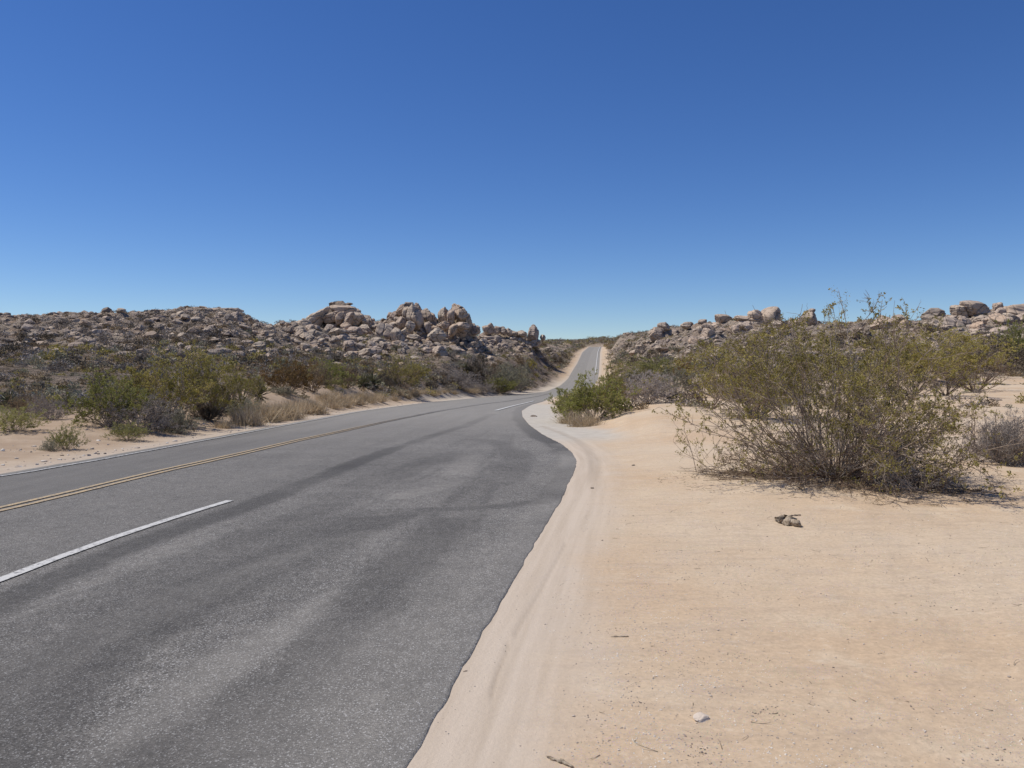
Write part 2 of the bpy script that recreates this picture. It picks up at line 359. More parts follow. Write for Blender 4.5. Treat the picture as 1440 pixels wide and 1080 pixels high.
def mat_paint(name, c, wear):
    m = NT(name, .7, .3)
    n = m.noise(22, 5, .75); w = m.math('ADD', m.rng(n, .35, .65), m.attr('fade'))
    col = m.mix(m.rng(w, wear, wear + .35), c, (.18, .172, .165))
    col = m.mix(1, col, m.gray(m.noise(140, 2), .75, 1.15), 'MULTIPLY')
    return m.done(col)
def mat_rock(name, stones=False):
    m = NT(name, .92, .15)
    n_ = m.n.new('ShaderNodeObjectInfo')
    col = rock_color(m, m.attr('rid') if stones else n_.outputs['Random'])
    if stones: col = m.mix(m.rng(m.attr('rid2'), .3, .9), col, m.mix(.6, col, (.16, .125, .10)))
    ck = m.voro(.9, 'Distance', m.mapv((1, 1, .6), (.3, .2, .4)), 'DISTANCE_TO_EDGE')
    ckm = m.math('MULTIPLY', m.rng(ck, .035, .008), m.rng(m.noise(.9, 2), .45, .55))
    col = m.mix(m.math('MULTIPLY', ckm, .8), col, (.10, .08, .07))
    # dark desert varnish streaks running down
    vs = m.noise(1, 4, .6, m.mapv((3, 3, .5))); col = m.mix(m.rng(vs, .56, .72, 0, .6), col, (.20, .165, .14))
    b = m.bump(m.noise(3, 8, .7), .8, .15); b = m.bump(m.rng(ck, 0, .06), .6, .2, b)
    return m.done(col, b)
def mat_leaf(name, stops, rough=.6, trans=.35):
    m = NT(name, rough, .25)
    col = m.ramp(m.attr('rnd'), stops)
    oi = m.n.new('ShaderNodeObjectInfo')
    col = m.mix(1, col, m.gray(oi.outputs['Random'], .82, 1.15), 'MULTIPLY')
    m.done(col)
    t = m.n.new('ShaderNodeBsdfTranslucent'); m.l.new(col, t.inputs[0]); mx = m.n.new('ShaderNodeMixShader'); mx.inputs[0].default_value = trans
    out = m.n['Material Output']; m.l.new(m.b.outputs[0], mx.inputs[1]); m.l.new(t.outputs[0], mx.inputs[2]); m.l.new(mx.outputs[0], out.inputs[0])
    return m.m
M_ground = mat_ground(); M_asph = mat_asphalt()
M_white = mat_paint('white_road_paint', (.60, .585, .545), .46); M_yel = mat_paint('yellow_road_paint', (.52, .385, .215), .37)
M_rock = mat_rock('granite'); M_rubble = mat_rock('granite_rubble', True)
M_olive = mat_leaf('creosote_leaves', [(0, (0.169, 0.145, 0.037)), (.35, (0.312, 0.269, 0.069)), (.7, (0.429, 0.366, 0.106)), (.9, (0.572, 0.469, 0.175)), (1, (0.624, 0.469, 0.200))])
M_green = mat_leaf('green_leaves', [(0, (0.144, 0.159, 0.042)), (.4, (0.288, 0.287, 0.072)), (.8, (0.408, 0.390, 0.120)), (1, (0.552, 0.512, 0.216))])
M_bright = mat_leaf('yellow_green_leaves', [(0, (0.188, 0.188, 0.060)), (.5, (0.338, 0.325, 0.108)), (1, (0.500, 0.450, 0.180))])
M_grey = mat_leaf('grey_leaves', [(0, (0.161, 0.138, 0.121)), (.5, (0.310, 0.270, 0.230)), (1, (0.483, 0.420, 0.356))], .9, .1)
M_pale = mat_leaf('pale_mauve_leaves', [(0, (.24, .20, .17)), (.5, (.42, .36, .31)), (1, (.58, .51, .44))], .9, .2)
M_sage = mat_leaf('sage_leaves', [(0, (0.204, 0.198, 0.132)), (.5, (0.348, 0.330, 0.230)), (1, (0.504, 0.468, 0.322))], .9, .15)
M_brown = mat_leaf('brown_leaves', [(0, (0.150, 0.112, 0.069)), (.5, (0.300, 0.231, 0.144)), (1, (0.475, 0.350, 0.200))], .9, .15)
M_dark = mat_leaf('dark_scrub_leaves', [(0, (0.090, 0.075, 0.053)), (.6, (0.195, 0.160, 0.112)), (1, (0.360, 0.290, 0.210))], .9, .1)
M_rust = mat_leaf('rust_leaves', [(0, (.13, .085, .03)), (.5, (.24, .15, .05)), (1, (.36, .22, .08))], .9, .15)
M_straw = mat_leaf('straw', [(0, (.30, .22, .13)), (.5, (.54, .42, .27)), (1, (.72, .59, .40))], .8, .3)
M_yucca = mat_leaf('yucca_leaves', [(0, (.07, .065, .035)), (.5, (.13, .13, .06)), (1, (.26, .23, .12))], .6, .1)
def mat_bark(name, a, b):
    m = NT(name, .9, .15); return m.done(m.mix(m.rng(m.noise(18, 4, .7), .35, .65), a, b))
M_bark = mat_bark('grey_bark', (.22, .17, .13), (.40, .32, .25)); M_dead = mat_bark('bleached_twigs', (.32, .265, .225), (.56, .48, .42))
M_bdark = mat_bark('dark_twigs', (.10, .07, .05), (.24, .17, .125))

# ------------------------------------------------------------------ the ground, one sheet to the horizon
def seg_dist(x, y, pts):
    best = np.full(x.shape, 1e9); 
    for (ax, ay), (bx, by) in zip(pts[:-1], pts[1:]):
        dx, dy = bx - ax, by - ay; t = np.clip(((x - ax) * dx + (y - ay) * dy) / (dx * dx + dy * dy), 0, 1)
        best = np.minimum(best, np.hypot(x - ax - t * dx, y - ay - t * dy))
    return best
def make_ground():
    rr = [.15]
    while rr[-1] < 62: rr.append(rr[-1] * 1.022 + .005)
    while rr[-1] < 185: rr.append(rr[-1] + .32)
    while rr[-1] < 320: rr.append(rr[-1] + .7)
    while rr[-1] < 480: rr.append(rr[-1] + 1.6)
    while rr[-1] < 6000: rr.append(rr[-1] * 1.025)
    rr = np.array(rr)
    f = np.radians(36); az = np.concatenate([np.linspace(-f, f, 1000), np.linspace(f, 2 * math.pi - f, 92)[1:-1]])
    rg, ag = np.meshgrid(rr, az, indexing='ij'); x = (rg * np.sin(ag)).ravel(); y = (rg * np.cos(ag)).ravel()
    z = np.zeros_like(x); e = np.zeros_like(x); rk = np.zeros_like(x); rid = np.zeros_like(x); hl = np.zeros_like(x)
    for i in range(0, len(x), 200000):
        s = slice(i, i + 200000); z[s], e[s], rk[s], rid[s], hl[s] = land(x[s], y[s])
    # bury the sheet a little under the pavement
    onroad = (y > -20) & (y < 520)
    z = np.where(onroad, z - .05 * (1 - sstep(-.35, -.06, e)) + .004 * (1 - sstep(.0, .3, e)), z)
    rt = [ray_road(*p) for p in [(762, 599), (790, 609), (812, 619), (828, 632), (837, 646), (838, 664), (834, 690)]]
    near = (np.abs(x) < 12) & (y > 2) & (y < 40)
    rd = np.full_like(x, 9.); rd[near] = seg_dist(x[near], y[near], rt)
    rt2 = [ray_road(*p) for p in [(795, 765), (776, 800), (757, 834), (740, 865), (722, 896)]]
    rd2 = np.full_like(x, 9.); rd2[near] = seg_dist(x[near], y[near], rt2)
    rt3 = [ray_road(*p) for p in [(716, 905), (700, 945), (690, 985)]]
    rd2[near] = np.minimum(rd2[near], seg_dist(x[near], y[near], rt3) * 1.6)
    rut = np.maximum((1 - sstep(.04, .17, rd)) * .6 * sstep(10.5, 14.5, y), .55 * (1 - sstep(.006, .030, rd2)))
    z = z - .016 * rut * (rd < 1) - .007 * rut * (rd2 < 1) + .005 * (np.exp(-((rd - .32) / .1) ** 2))
    apron = (x > XR(y)) * sstep(19, 23, y) * (1 - sstep(60, 75, y)) * (1 - sstep(1.4, 2.4, e + fbm(x / 1.5, y / 1.5, 40, 3) * .5))
    apron = np.maximum(apron, (x < XL(y)) * sstep(70, 90, y) * (1 - sstep(170, 200, y)) * (1 - sstep(2, 5, e)) * .6)
    wob = fbm(x / 5, y / 5, 61, 3) * 2.5
    lfs = (x < XL(y)) * (.55 + .45 * sstep(.6, 2.0, e + wob * .3)) * (1 - .4 * sstep(30, 60, y))
    apron = np.maximum(apron, (x < XL(y)) * (y < 70) * (1 - sstep(.5, 1.6, e + wob * .2)) * .22)
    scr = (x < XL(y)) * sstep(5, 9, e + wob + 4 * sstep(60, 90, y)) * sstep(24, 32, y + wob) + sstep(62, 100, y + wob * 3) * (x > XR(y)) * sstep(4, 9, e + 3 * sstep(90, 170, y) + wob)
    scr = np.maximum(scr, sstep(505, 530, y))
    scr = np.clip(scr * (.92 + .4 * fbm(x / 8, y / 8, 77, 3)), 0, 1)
    pink = np.clip(.6 * sstep(0.1, .6, fbm(x / 2.6, y / 4, 81, 3)) * (x > XR(y)) + .9 * (x < XL(y)) * sstep(1, 4, e), 0, 1)
    nr, nc = len(rr), len(az); faces = [grid_faces(nr, nc, True)[:, ::-1]]
    v = np.stack([x, y, z], 1); c = len(v); v = np.vstack([v, [[0, 0, 0]]])
    j = np.arange(nc); faces.append(np.stack([np.full(nc, c), (j + 1) % nc, j], 1)[:, ::-1])
    ext = lambda a: np.append(a, 0)
    me = build_mesh('ground', v, faces, {'edge': ('POINT', ext(np.clip(e, -1, 50))), 'rock': ('POINT', ext(rk)), 'rid': ('POINT', ext(rid)), 'hill': ('POINT', ext(hl)),
        'apron': ('POINT', ext(apron)), 'scrub': ('POINT', ext(scr)), 'pinkness': ('POINT', ext(pink)), 'along': ('POINT', ext(y)), 'rut': ('POINT', ext(rut)), 'leftside': ('POINT', ext(lfs))}, [M_ground])
    n = np.empty(len(me.polygons) * 3, np.float32); me.polygons.foreach_get('normal', n)
    if n[2::3].mean() < 0: me.flip_normals()
    return structure(link('ground', me))
make_ground()

# ------------------------------------------------------------------ the road
def stroke(x, y, pix, w, amt, soft=.62):
    pts = [ray_road(*p) for p in pix]; d = seg_dist(x, y, pts) + fbm(x / .9, y / 2.8, 50, 4) * w * .55
    return amt * (1 - sstep(w * soft, w * (2 - soft), d))
def make_road():
    yy = np.concatenate([np.arange(-18, 2.5, .5), np.arange(2.5, 22, .07), np.arange(22, 60, .25), np.arange(60, 519, 1.2)])
    nc = 110; t = np.linspace(0, 1, nc)
    l = XL(yy) + .05 * fbm(yy / .7, yy * 0, 71, 4); r = XR(yy) + (.016 * fbm(yy / .22, yy * 0, 72, 4)) * sstep(0, 3, yy)
    x = l[:, None] + (r - l)[:, None] * t[None]; y = np.repeat(yy[:, None], nc, 1)
    z = P(y) + .012 + .004 * fbm(x / 1.5, y / 1.5, 73, 3)
    z[:, 0] -= .04; z[:, -1] -= .04
    x[:, 1] = x[:, 0] + .03; x[:, -2] = x[:, -1] - .012; x[:, -3] = x[:, -1] - .03; z[:, -2] -= .006
    x = x.ravel(); y = y.ravel(); z = z.ravel()
    dk = np.zeros_like(x)
    nm = np.clip(1.1 + .9 * fbm(x / 1.1, y / 2.4, 51, 4), .1, 1.1)
    dirty = lambda *a, **k: stroke(x, y, *a, **k)
    for pix, w, amt in [
        ([(-150, 930), (0, 852), (80, 814), (200, 764), (360, 709), (450, 673), (540, 636), (600, 616), (655, 599), (692, 583)], .20, .75),
        ([(-100, 960), (0, 905), (100, 868), (220, 815), (350, 762), (470, 712)], .22, .35),
        ([(-60, 1075), (45, 985), (110, 930), (190, 885), (300, 830), (420, 775), (520, 735)], .38, .55),
        ([(240, 1085), (292, 1050), (362, 985), (441, 938), (492, 872), (541, 822), (600, 770), (640, 735)], .28, .6),
        ([(420, 1090), (470, 1010), (530, 930), (590, 860), (640, 800)], .16, .25),
        ([(520, 740), (600, 718), (660, 716), (711, 713), (760, 706), (779, 702)], .16, .55),
        ([(330, 775), (430, 742), (520, 722), (600, 718)], .2, .3),
        ([(672, 619), (700, 622), (724, 638), (733, 649), (726, 662), (700, 680)], .3, .45),
        ([(640, 640), (560, 665), (480, 700)], .35, .35),
        ([(779, 558.6), (755, 567), (733, 573), (727, 580), (728, 587), (737, 600), (752, 610), (768, 619), (785, 629)], .26, 1.0),
        ([(785, 629), (797, 641), (801, 655), (796, 672), (783, 697)], .22, .55),
        ([(770, 725), (745, 765), (715, 815)], .10, .25)]:
        dk = np.maximum(dk, dirty(pix, w, amt) * (nm if amt < .9 else 1))
    d0 = np.clip(.3 * sstep(-.1, .7, fbm(x / 2.2, y / 5, 53, 4)), 0, 1) * (x > XL(y) + 5)
    # continuous wheel paths in the two through lanes
    yc = YC(y)
    for off, a_ in ((-2.35, .22), (-.9, .18), (1.0, .16), (2.4, .2)):
        dk = np.maximum(dk, a_ * (1 - sstep(.15, .45, np.abs(x - yc - off))) * sstep(-.6, .4, fbm(x / .8, y / 9, 57, 3)))
    # thin parallel tyre marks swinging through the pullout
    for k_ in range(9):
        o = k_ * 13; pix = [(300 + o * 2.2, 1085), (380 + o * 1.9, 960), (470 + o * 1.5, 850), (560 + o, 760), (640 + o * .5, 690), (690 + o * .25, 640), (706 + o * .15, 612)]
        dk = np.maximum(dk, dirty(pix, .045, .5) * np.clip(.5 + 1.3 * fbm(x / .7, y / 3.5, 120 + k_, 3), 0, 1))
    for k_ in range(6):
        o = k_ * 17; pix = [(-80, 930 + o * 1.5), (80, 850 + o * 1.3), (240, 786 + o), (400, 728 + o * .7), (520, 680 + o * .45), (620, 634 + o * .3), (690, 600 + o * .15)]
        dk = np.maximum(dk, dirty(pix, .05, .45) * np.clip(.5 + 1.3 * fbm(x / .9, y / 3.5, 140 + k_, 3), 0, 1))
    dk = np.clip(dk + d0, 0, 1)
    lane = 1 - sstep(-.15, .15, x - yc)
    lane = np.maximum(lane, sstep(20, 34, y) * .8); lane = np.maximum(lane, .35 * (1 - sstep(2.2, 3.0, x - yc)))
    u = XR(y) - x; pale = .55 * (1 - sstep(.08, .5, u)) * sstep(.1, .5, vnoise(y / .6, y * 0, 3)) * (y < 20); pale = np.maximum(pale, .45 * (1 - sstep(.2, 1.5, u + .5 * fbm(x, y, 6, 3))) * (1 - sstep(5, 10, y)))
    pale = np.maximum(pale, sstep(13, 42, y) * .8 + sstep(170, 200, y) * .45 * (x > yc)); pale = np.maximum(pale, (1 - sstep(.0, .35, x - XL(y))) * .5)  # far asphalt's lightness at grazing view painted into colour; right lane paler itself
    pale = np.maximum(pale, .8 * (1 - sstep(.1, .35, np.abs(u - .12 + .05 * fbm(y, x * 0, 5)))) * sstep(13, 15, y) * (1 - sstep(16, 18, y)) )
    for pix, w_, am in [([(-40, 1000), (120, 900), (260, 845), (400, 790), (520, 755)], .22, .45), ([(190, 1090), (240, 1005), (330, 930), (416, 880), (500, 826), (570, 770)], .22, .55), ([(0, 870), (120, 822), (260, 765), (420, 708)], .15, .3),
        ([(520, 1080), (580, 985), (640, 900), (700, 810), (750, 735)], .2, .5), ([(660, 640), (640, 680), (560, 700)], .25, .4)]:
        pale = np.maximum(pale, dirty(pix, w_, am) * np.clip(.5 + fbm(x / .8, y / 1.8, 91, 3), .1, 1.) * (1 - dk))
    cr = np.zeros_like(x)
    for a in ([(500, 1021), (545, 1023), (575, 1027), (600, 1031)],):
        pts = [ray_road(*p) for p in a]; d_ = seg_dist(x, y, pts) + .02 * fbm(x / .15, y / .15, 37, 2); cr = np.maximum(cr, .0 * (1 - sstep(.008, .03, np.abs(d_))))
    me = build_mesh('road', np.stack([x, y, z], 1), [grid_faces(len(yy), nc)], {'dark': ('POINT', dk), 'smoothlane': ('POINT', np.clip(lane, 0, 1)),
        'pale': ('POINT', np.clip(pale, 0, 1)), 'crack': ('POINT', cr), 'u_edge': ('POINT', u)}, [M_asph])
    return structure(link('road', me))
_yl = curve([(0, 719), (80, 699.5), (153, 682.5), (240, 661), (329, 641.5), (418, 620.5), (500, 603), (545, 593), (600, 582), (650, 573), (690, 567)], back=[(-12.5, -20), (-8.1, 0)])
_yc = np.append(_yl[0], [130, 163, 208, 304, 440, 520]); _xc = np.append(_yl[1], (XL(np.array([130, 163, 208, 304, 440, 520.])) + XR(np.array([130, 163, 208, 304, 440, 520.]))) / 2)
_cy = np.concatenate([np.arange(-20, 60, .1), np.arange(60, 520.5, .5)]); _cx = np.interp(_cy, _yc, _xc)
_k = np.hanning(43)[1:-1]; _k /= _k.sum(); _cx = np.convolve(np.pad(_cx, 20, 'reflect', reflect_type='odd'), _k, 'valid')
def YC(y): return np.interp(y, _cy, _cx)
make_road()
def stripe(name, ys, xs, w, mat, fade):
    ys, xs = np.asarray(ys, float), np.asarray(xs, float)
    tx, ty = np.gradient(xs), np.gradient(ys); L = np.hypot(tx, ty); nx, ny = ty / L, -tx / L
    t = np.array([-1, -.5, 0, .5, 1]); wob = w / 2 * (1 + .08 * fbm(ys / .4, ys * 0, 9, 2))
    x = xs[:, None] + nx[:, None] * t * wob[:, None]; y = ys[:, None] + ny[:, None] * t * wob[:, None]
    z = P(y) + .018 + .0004 * np.maximum(y, 0) + .004 * fbm(x / 1.5, y / 1.5, 73, 3)
    fd = np.repeat(np.broadcast_to(fade, ys.shape)[:, None], 5, 1)
    me = build_mesh(name, np.stack([x.ravel(), y.ravel(), z.ravel()], 1), [grid_faces(len(ys), 5)], {'fade': ('POINT', fd.ravel())}, [mat])
    n = np.empty(len(me.polygons) * 3, np.float32); me.polygons.foreach_get('normal', n)
    if n[2::3].mean() < 0: me.flip_normals()
    return structure(link(name, me))
ys = np.concatenate([np.arange(-15, 60, .25), np.arange(60, 130, 1)])
for o_ in (-.09, .09):
    stripe('yellow_centre_line', ys, YC(ys) + o_, .085, M_yel, -.1 + .5 * sstep(16, 45, ys))
ys = np.concatenate([np.arange(-15, 60, .25), np.arange(60, 120, 1)])
stripe('white_edge_line', ys, XL(ys) + .36, .085, M_white, .1 + .15 * sstep(30, 100, ys))
a = np.array([ray_road(*p) for p in [(-330, 933), (0, 818.5), (80, 788), (160, 759), (240, 732), (325, 705.5)]])
ys = np.arange(a[0, 1], a[-1, 1], .05); stripe('white_lane_line', ys, np.interp(ys, a[:, 1], a[:, 0]), .105, M_white, -.12)
a = np.array([ray_road(*p) for p in [(697, 578), (722, 571.3), (750, 564.5)]])
ys = np.arange(a[0, 1], a[-1, 1], .3); stripe('white_lane_line', ys, np.interp(ys, a[:, 1], a[:, 0]), .2, M_white, -.3)
ys = np.arange(205, 500, 1.5); stripe('white_edge_line', ys, XR(ys) - .9, .22, M_white, -.3)

# ------------------------------------------------------------------ boulders
def ico(sub):
    import bmesh
    bm = bmesh.new(); bmesh.ops.create_icosphere(bm, subdivisions=sub, radius=1)
    v = np.array([p.co[:] for p in bm.verts]); f = np.array([[q.index for q in p.verts] for p in bm.faces]); bm.free(); return v, f
ICO4, ICO2, ICO1 = ico(5), ico(3), ico(2)
def n3(p, s, o=3):
    t = 0; a = .5
    for i in range(o):
        t = t + a * (vnoise(p[:, 0] + 7.3 * p[:, 2], p[:, 1] - 3.1 * p[:, 2], s + i) + vnoise(p[:, 1] + 40, p[:, 2] + 20, s + i + 50) - 1); a *= .5; p = p * 2.1
    return t
def boulder_geo(rng, base, ncut=9, soft=.06, rough=.09, blocky=.5):
    v, f = base; d = v / np.linalg.norm(v, axis=1, keepdims=True)
    cuts = rng.normal(size=(ncut, 3)); cuts[:, 2] *= .7; cuts /= np.linalg.norm(cuts, axis=1, keepdims=True); h = rng.uniform(.62, .95, ncut)
    if blocky > 0:
        q, _ = np.linalg.qr(rng.normal(size=(3, 3))); cuts = np.vstack([cuts, q, -q]); h = np.append(h, rng.uniform(.62, .8, 6) + (1 - blocky) * .2)
    dot = d @ cuts.T; rad = np.where(dot > .05, h / np.maximum(dot, .05), 9.)
    rad = np.concatenate([rad, np.full((len(d), 1), 1.05)], 1)
    r = -soft * np.log(np.exp(-rad / soft).sum(1))
    seed = int(rng.integers(1000))
    p = d * r[:, None]; nz = n3(p * 1.3, seed, 3) * rough * 2 + n3(p * 5, seed + 9, 3) * rough * .5
    # joints: narrow grooves along planes
    for _ in range(int(rng.integers(1, 3))):
        g = rng.normal(size=3); g /= np.linalg.norm(g); o = rng.uniform(-.35, .35); dd = np.abs(p @ g - o + n3(p * 2, seed + 20, 2) * .06)
        nz = nz - .11 * np.exp(-(dd / .035) ** 2)
    p = p * (1 + nz)[:, None]
    return p, f
BV = []
for i in range(14):
    rg_ = np.random.default_rng(100 + i); p, f = boulder_geo(rg_, ICO4, ncut=int(rg_.integers(5, 11)), soft=.02 + .05 * rg_.random(), blocky=rg_.random())
    BV.append(build_mesh('boulder', p, [f], None, [M_rock]))
nb = [0]
def boulder(px, py, w, h, d=None, lean=0, label=None, group=None, var=None, deep=1.0):
    """a boulder seen at (px,py) with the given size in photo pixels, stood on the slope where that line of sight meets it"""
    if d is None:
        q = hit(px, py + h * .30); d = q[1] + .2 if q else 162
        d = min(d, 225)
    s = d / F; x = (px - CX) * s; z = EYE - (py - HZ) * s
    v = var if var is not None else nb[0] % len(BV)
    o = link('boulder', BV[v]); nb[0] += 1
    o.location = (x, d, z); sx, sz = w * s * .60, h * s * .60; sy = (sx + sz) / 2 * 1.1 * deep
    o.rotation_mode = 'XYZ'; o.rotation_euler = (0, math.radians(lean), 0)
    o.scale = (sx, sy, sz)
    if not label: label, group = 'weathered tan granite boulder among the rocks of the hillside', 'granite boulders strewn over the hills'
    return tag(o, label, 'boulder', group)
GA = 'boulders heaped in the left rock pile'; GB = 'boulders of the twin rock peaks'; GC = 'boulders in the low heap near the road'; GD = 'boulders along the right ridge'
# left heap
boulder(486, 438, 46, 15, 162, 3, 'broad flat cap boulder crowning the left rock pile', GA)
boulder(441, 456, 22, 50, 158, 38, 'long pale slab leaning down the left flank of the left rock pile', GA)
boulder(467, 446, 26, 16, 158, -10, 'dark hollowed boulder just under the flat cap of the left rock pile', GA)
boulder(478, 449, 12, 22, 157, 30, 'narrow slanting slab under the flat cap of the left rock pile', GA)
boulder(490, 450, 13, 24, 157, 32, 'second narrow slanting slab under the flat cap, right of the first', GA)
boulder(502, 449, 16, 20, 158, 20, 'purplish boulder under the right end of the flat cap', GA)
boulder(515, 453, 18, 16, 159, 30, 'sloping boulder stepping down the right shoulder of the left rock pile', GA)
boulder(526, 459, 14, 12, 160, 20, 'low rounded boulder at the right foot of the left rock pile', GA)
boulder(463, 464, 16, 16, 154, 15, 'rounded boulder in the middle of the left rock pile', GA)
boulder(490, 479, 22, 24, 150, 12, 'tall pale boulder at the front of the left rock pile', GA)
boulder(507, 484, 24, 16, 149, 5, 'wide rounded boulder at the front right of the left rock pile', GA)
boulder(465, 492, 34, 15, 146, -8, 'long low pale boulder at the foot of the left rock pile', GA)
boulder(538, 469, 27, 30, 152, 20, 'large shadow-faced boulder between the left rock pile and the twin peaks', GB)
boulder(561, 480, 19, 32, 148, -24, 'smooth leaning slab below the left one of the twin peaks', GB)
boulder(541, 492, 30, 16, 146, 0, 'wide low boulder in front of the shadow-faced one', GB)
boulder(571, 468, 15, 13, 154, 0, 'egg-shaped pale boulder below the left one of the twin peaks', GB)
# twin peaks
boulder(575, 429, 13, 10, 161, 10, 'reddish topmost boulder of the left one of the twin peaks', GB)
boulder(588, 434, 9, 15, 162, -30, 'dark bluish boulder right behind the top of the left peak', GB)
boulder(584, 446, 19, 34, 157, -14, 'great upright slab in the middle of the left one of the twin peaks', GB)
boulder(571, 444, 10, 26, 158, 6, 'tall thin slab left of the great upright one', GB)
boulder(563, 438, 11, 18, 160, 25, 'tapering boulder on the left shoulder of the left peak', GB)
boulder(555, 446, 12, 14, 160, 20, 'tan boulder on the left slope of the left peak', GB)
boulder(548, 444, 8, 10, 163, 10, 'small dark knob at the far left of the left peak', GB)
boulder(564, 455, 13, 22, 156, 5, 'shadowed ochre boulder below the tall thin slab', GB)
boulder(553, 459, 14, 14, 156, 20, 'tilted tan boulder at the left base of the left peak', GB)
boulder(577, 460, 13, 16, 154, -6, 'rounded boulder at the base of the great upright slab', GB)
boulder(600, 446, 14, 24, 160, -20, 'cracked pinkish boulder right of the great upright slab', GB)
boulder(609, 453, 14, 22, 161, -24, 'sloping boulder descending from the left peak to the saddle', GB)
boulder(602, 462, 10, 16, 156, -8, 'small upright boulder under the saddle of the twin peaks', GB)
boulder(615, 472, 24, 18, 151, -8, 'rounded two-toned boulder below the saddle of the twin peaks', GB)
boulder(613, 463, 14, 11, 156, 0, 'small rounded boulder in the saddle of the twin peaks', GB)
boulder(582, 476, 18, 11, 150, 8, 'low pale boulder in front of the left peak', GB)
boulder(625, 444, 15, 22, 160, 0, 'blocky boulder forming the left side of the right peak', GB)
boulder(634, 448, 10, 26, 158, 5, 'dark-sided upright boulder in the middle of the right peak', GB)
boulder(648, 443, 19, 30, 160, -33, 'big striped slab tilted across the top of the right peak', GB)
boulder(640, 434, 8, 12, 162, -10, 'small orange-topped boulder at the very tip of the right peak', GB)
boulder(658, 451, 10, 20, 160, -10, 'slim boulder on the right edge of the right peak', GB)
boulder(649, 459, 20, 14, 155, 0, 'knobbly boulder at the base of the tilted striped slab', GB)
boulder(637, 464, 13, 18, 154, 8, 'deeply shadowed boulder at the foot of the right peak', GB)
boulder(626, 458, 11, 12, 156, 0, 'small cracked boulder at the left foot of the right peak', GB)
boulder(664, 459, 9, 9, 162, 0, 'small knob right of the right peak', GB)
boulder(669, 465, 13, 12, 160, 0, 'rounded boulder on the low ridge right of the twin peaks', GB)
# low heap toward the road
for (px, py, w, h, ln, lb) in [(686, 464, 17, 11, 0, 'wide boulder starting the low heap right of the twin peaks'), (690, 459, 9, 8, 0, 'small boulder resting on the wide one of the low heap'),
    (700, 464, 11, 12, 20, 'dark wedge-shaped boulder in the low heap'), (708, 467, 8, 11, -5, 'upright boulder right of the dark wedge in the low heap'), (716, 467, 8, 11, -20, 'pointed boulder in the middle of the low heap'),
    (724, 470, 8, 8, 0, 'small round boulder in the low heap'), (734, 470, 14, 9, 0, 'flat-topped boulder left of the dark dome'), (751, 470, 12, 22, -4, 'tall dark dome boulder at the right end of the low heap'),
    (745, 468, 6, 16, 8, 'thin upright boulder leaning on the dark dome'), (763, 475, 7, 10, 0, 'small lone boulder right of the dark dome'), (721, 478, 14, 11, 20, 'tilted pale boulder under the low heap'),
    (732, 480, 12, 9, 10, 'pale split boulder under the flat-topped one'), (742, 483, 10, 9, 0, 'rounded pale boulder left below the dark dome'), (753, 483, 15, 10, 0, 'rounded pale boulder right below the dark dome'),
    (695, 477, 44, 8, 4, 'long pale slab in front of the low heap')]:
    boulder(px, py, w, h, 205, ln, lb, GC)
# left ridge
boulder(336, 457, 28, 27, 138, 10, 'big round boulder below the right end of the left ridge', 'boulders of the left ridge')
boulder(299, 440, 84, 16, 149, 1, 'long flat slab lying along the top of the left ridge', 'boulders of the left ridge')
boulder(300, 471, 42, 17, 118, -12, 'broad overhanging slab with a dark underside on the left hillside', 'boulders of the left ridge')
boulder(326, 492, 26, 12, 98, -14, 'pale wedge boulder low on the left hillside', 'boulders of the left ridge')
boulder(351, 493, 22, 19, 96, 0, 'dark cracked boulder right of the pale wedge one', 'boulders of the left ridge')
boulder(379, 464, 13, 14, 150, 15, 'narrow tilted boulder between the left ridge and the left rock pile', 'boulders of the left ridge')
boulder(397, 463, 20, 15, 150, 10, 'shadowed block between the left ridge and the left rock pile', 'boulders of the left ridge')
boulder(420, 462, 16, 12, 152, 0, 'rounded boulder at the far left foot of the left rock pile', GA)
boulder(355, 471, 20, 10, 128, -6, 'flat pale boulder below the big round one', 'boulders of the left ridge')
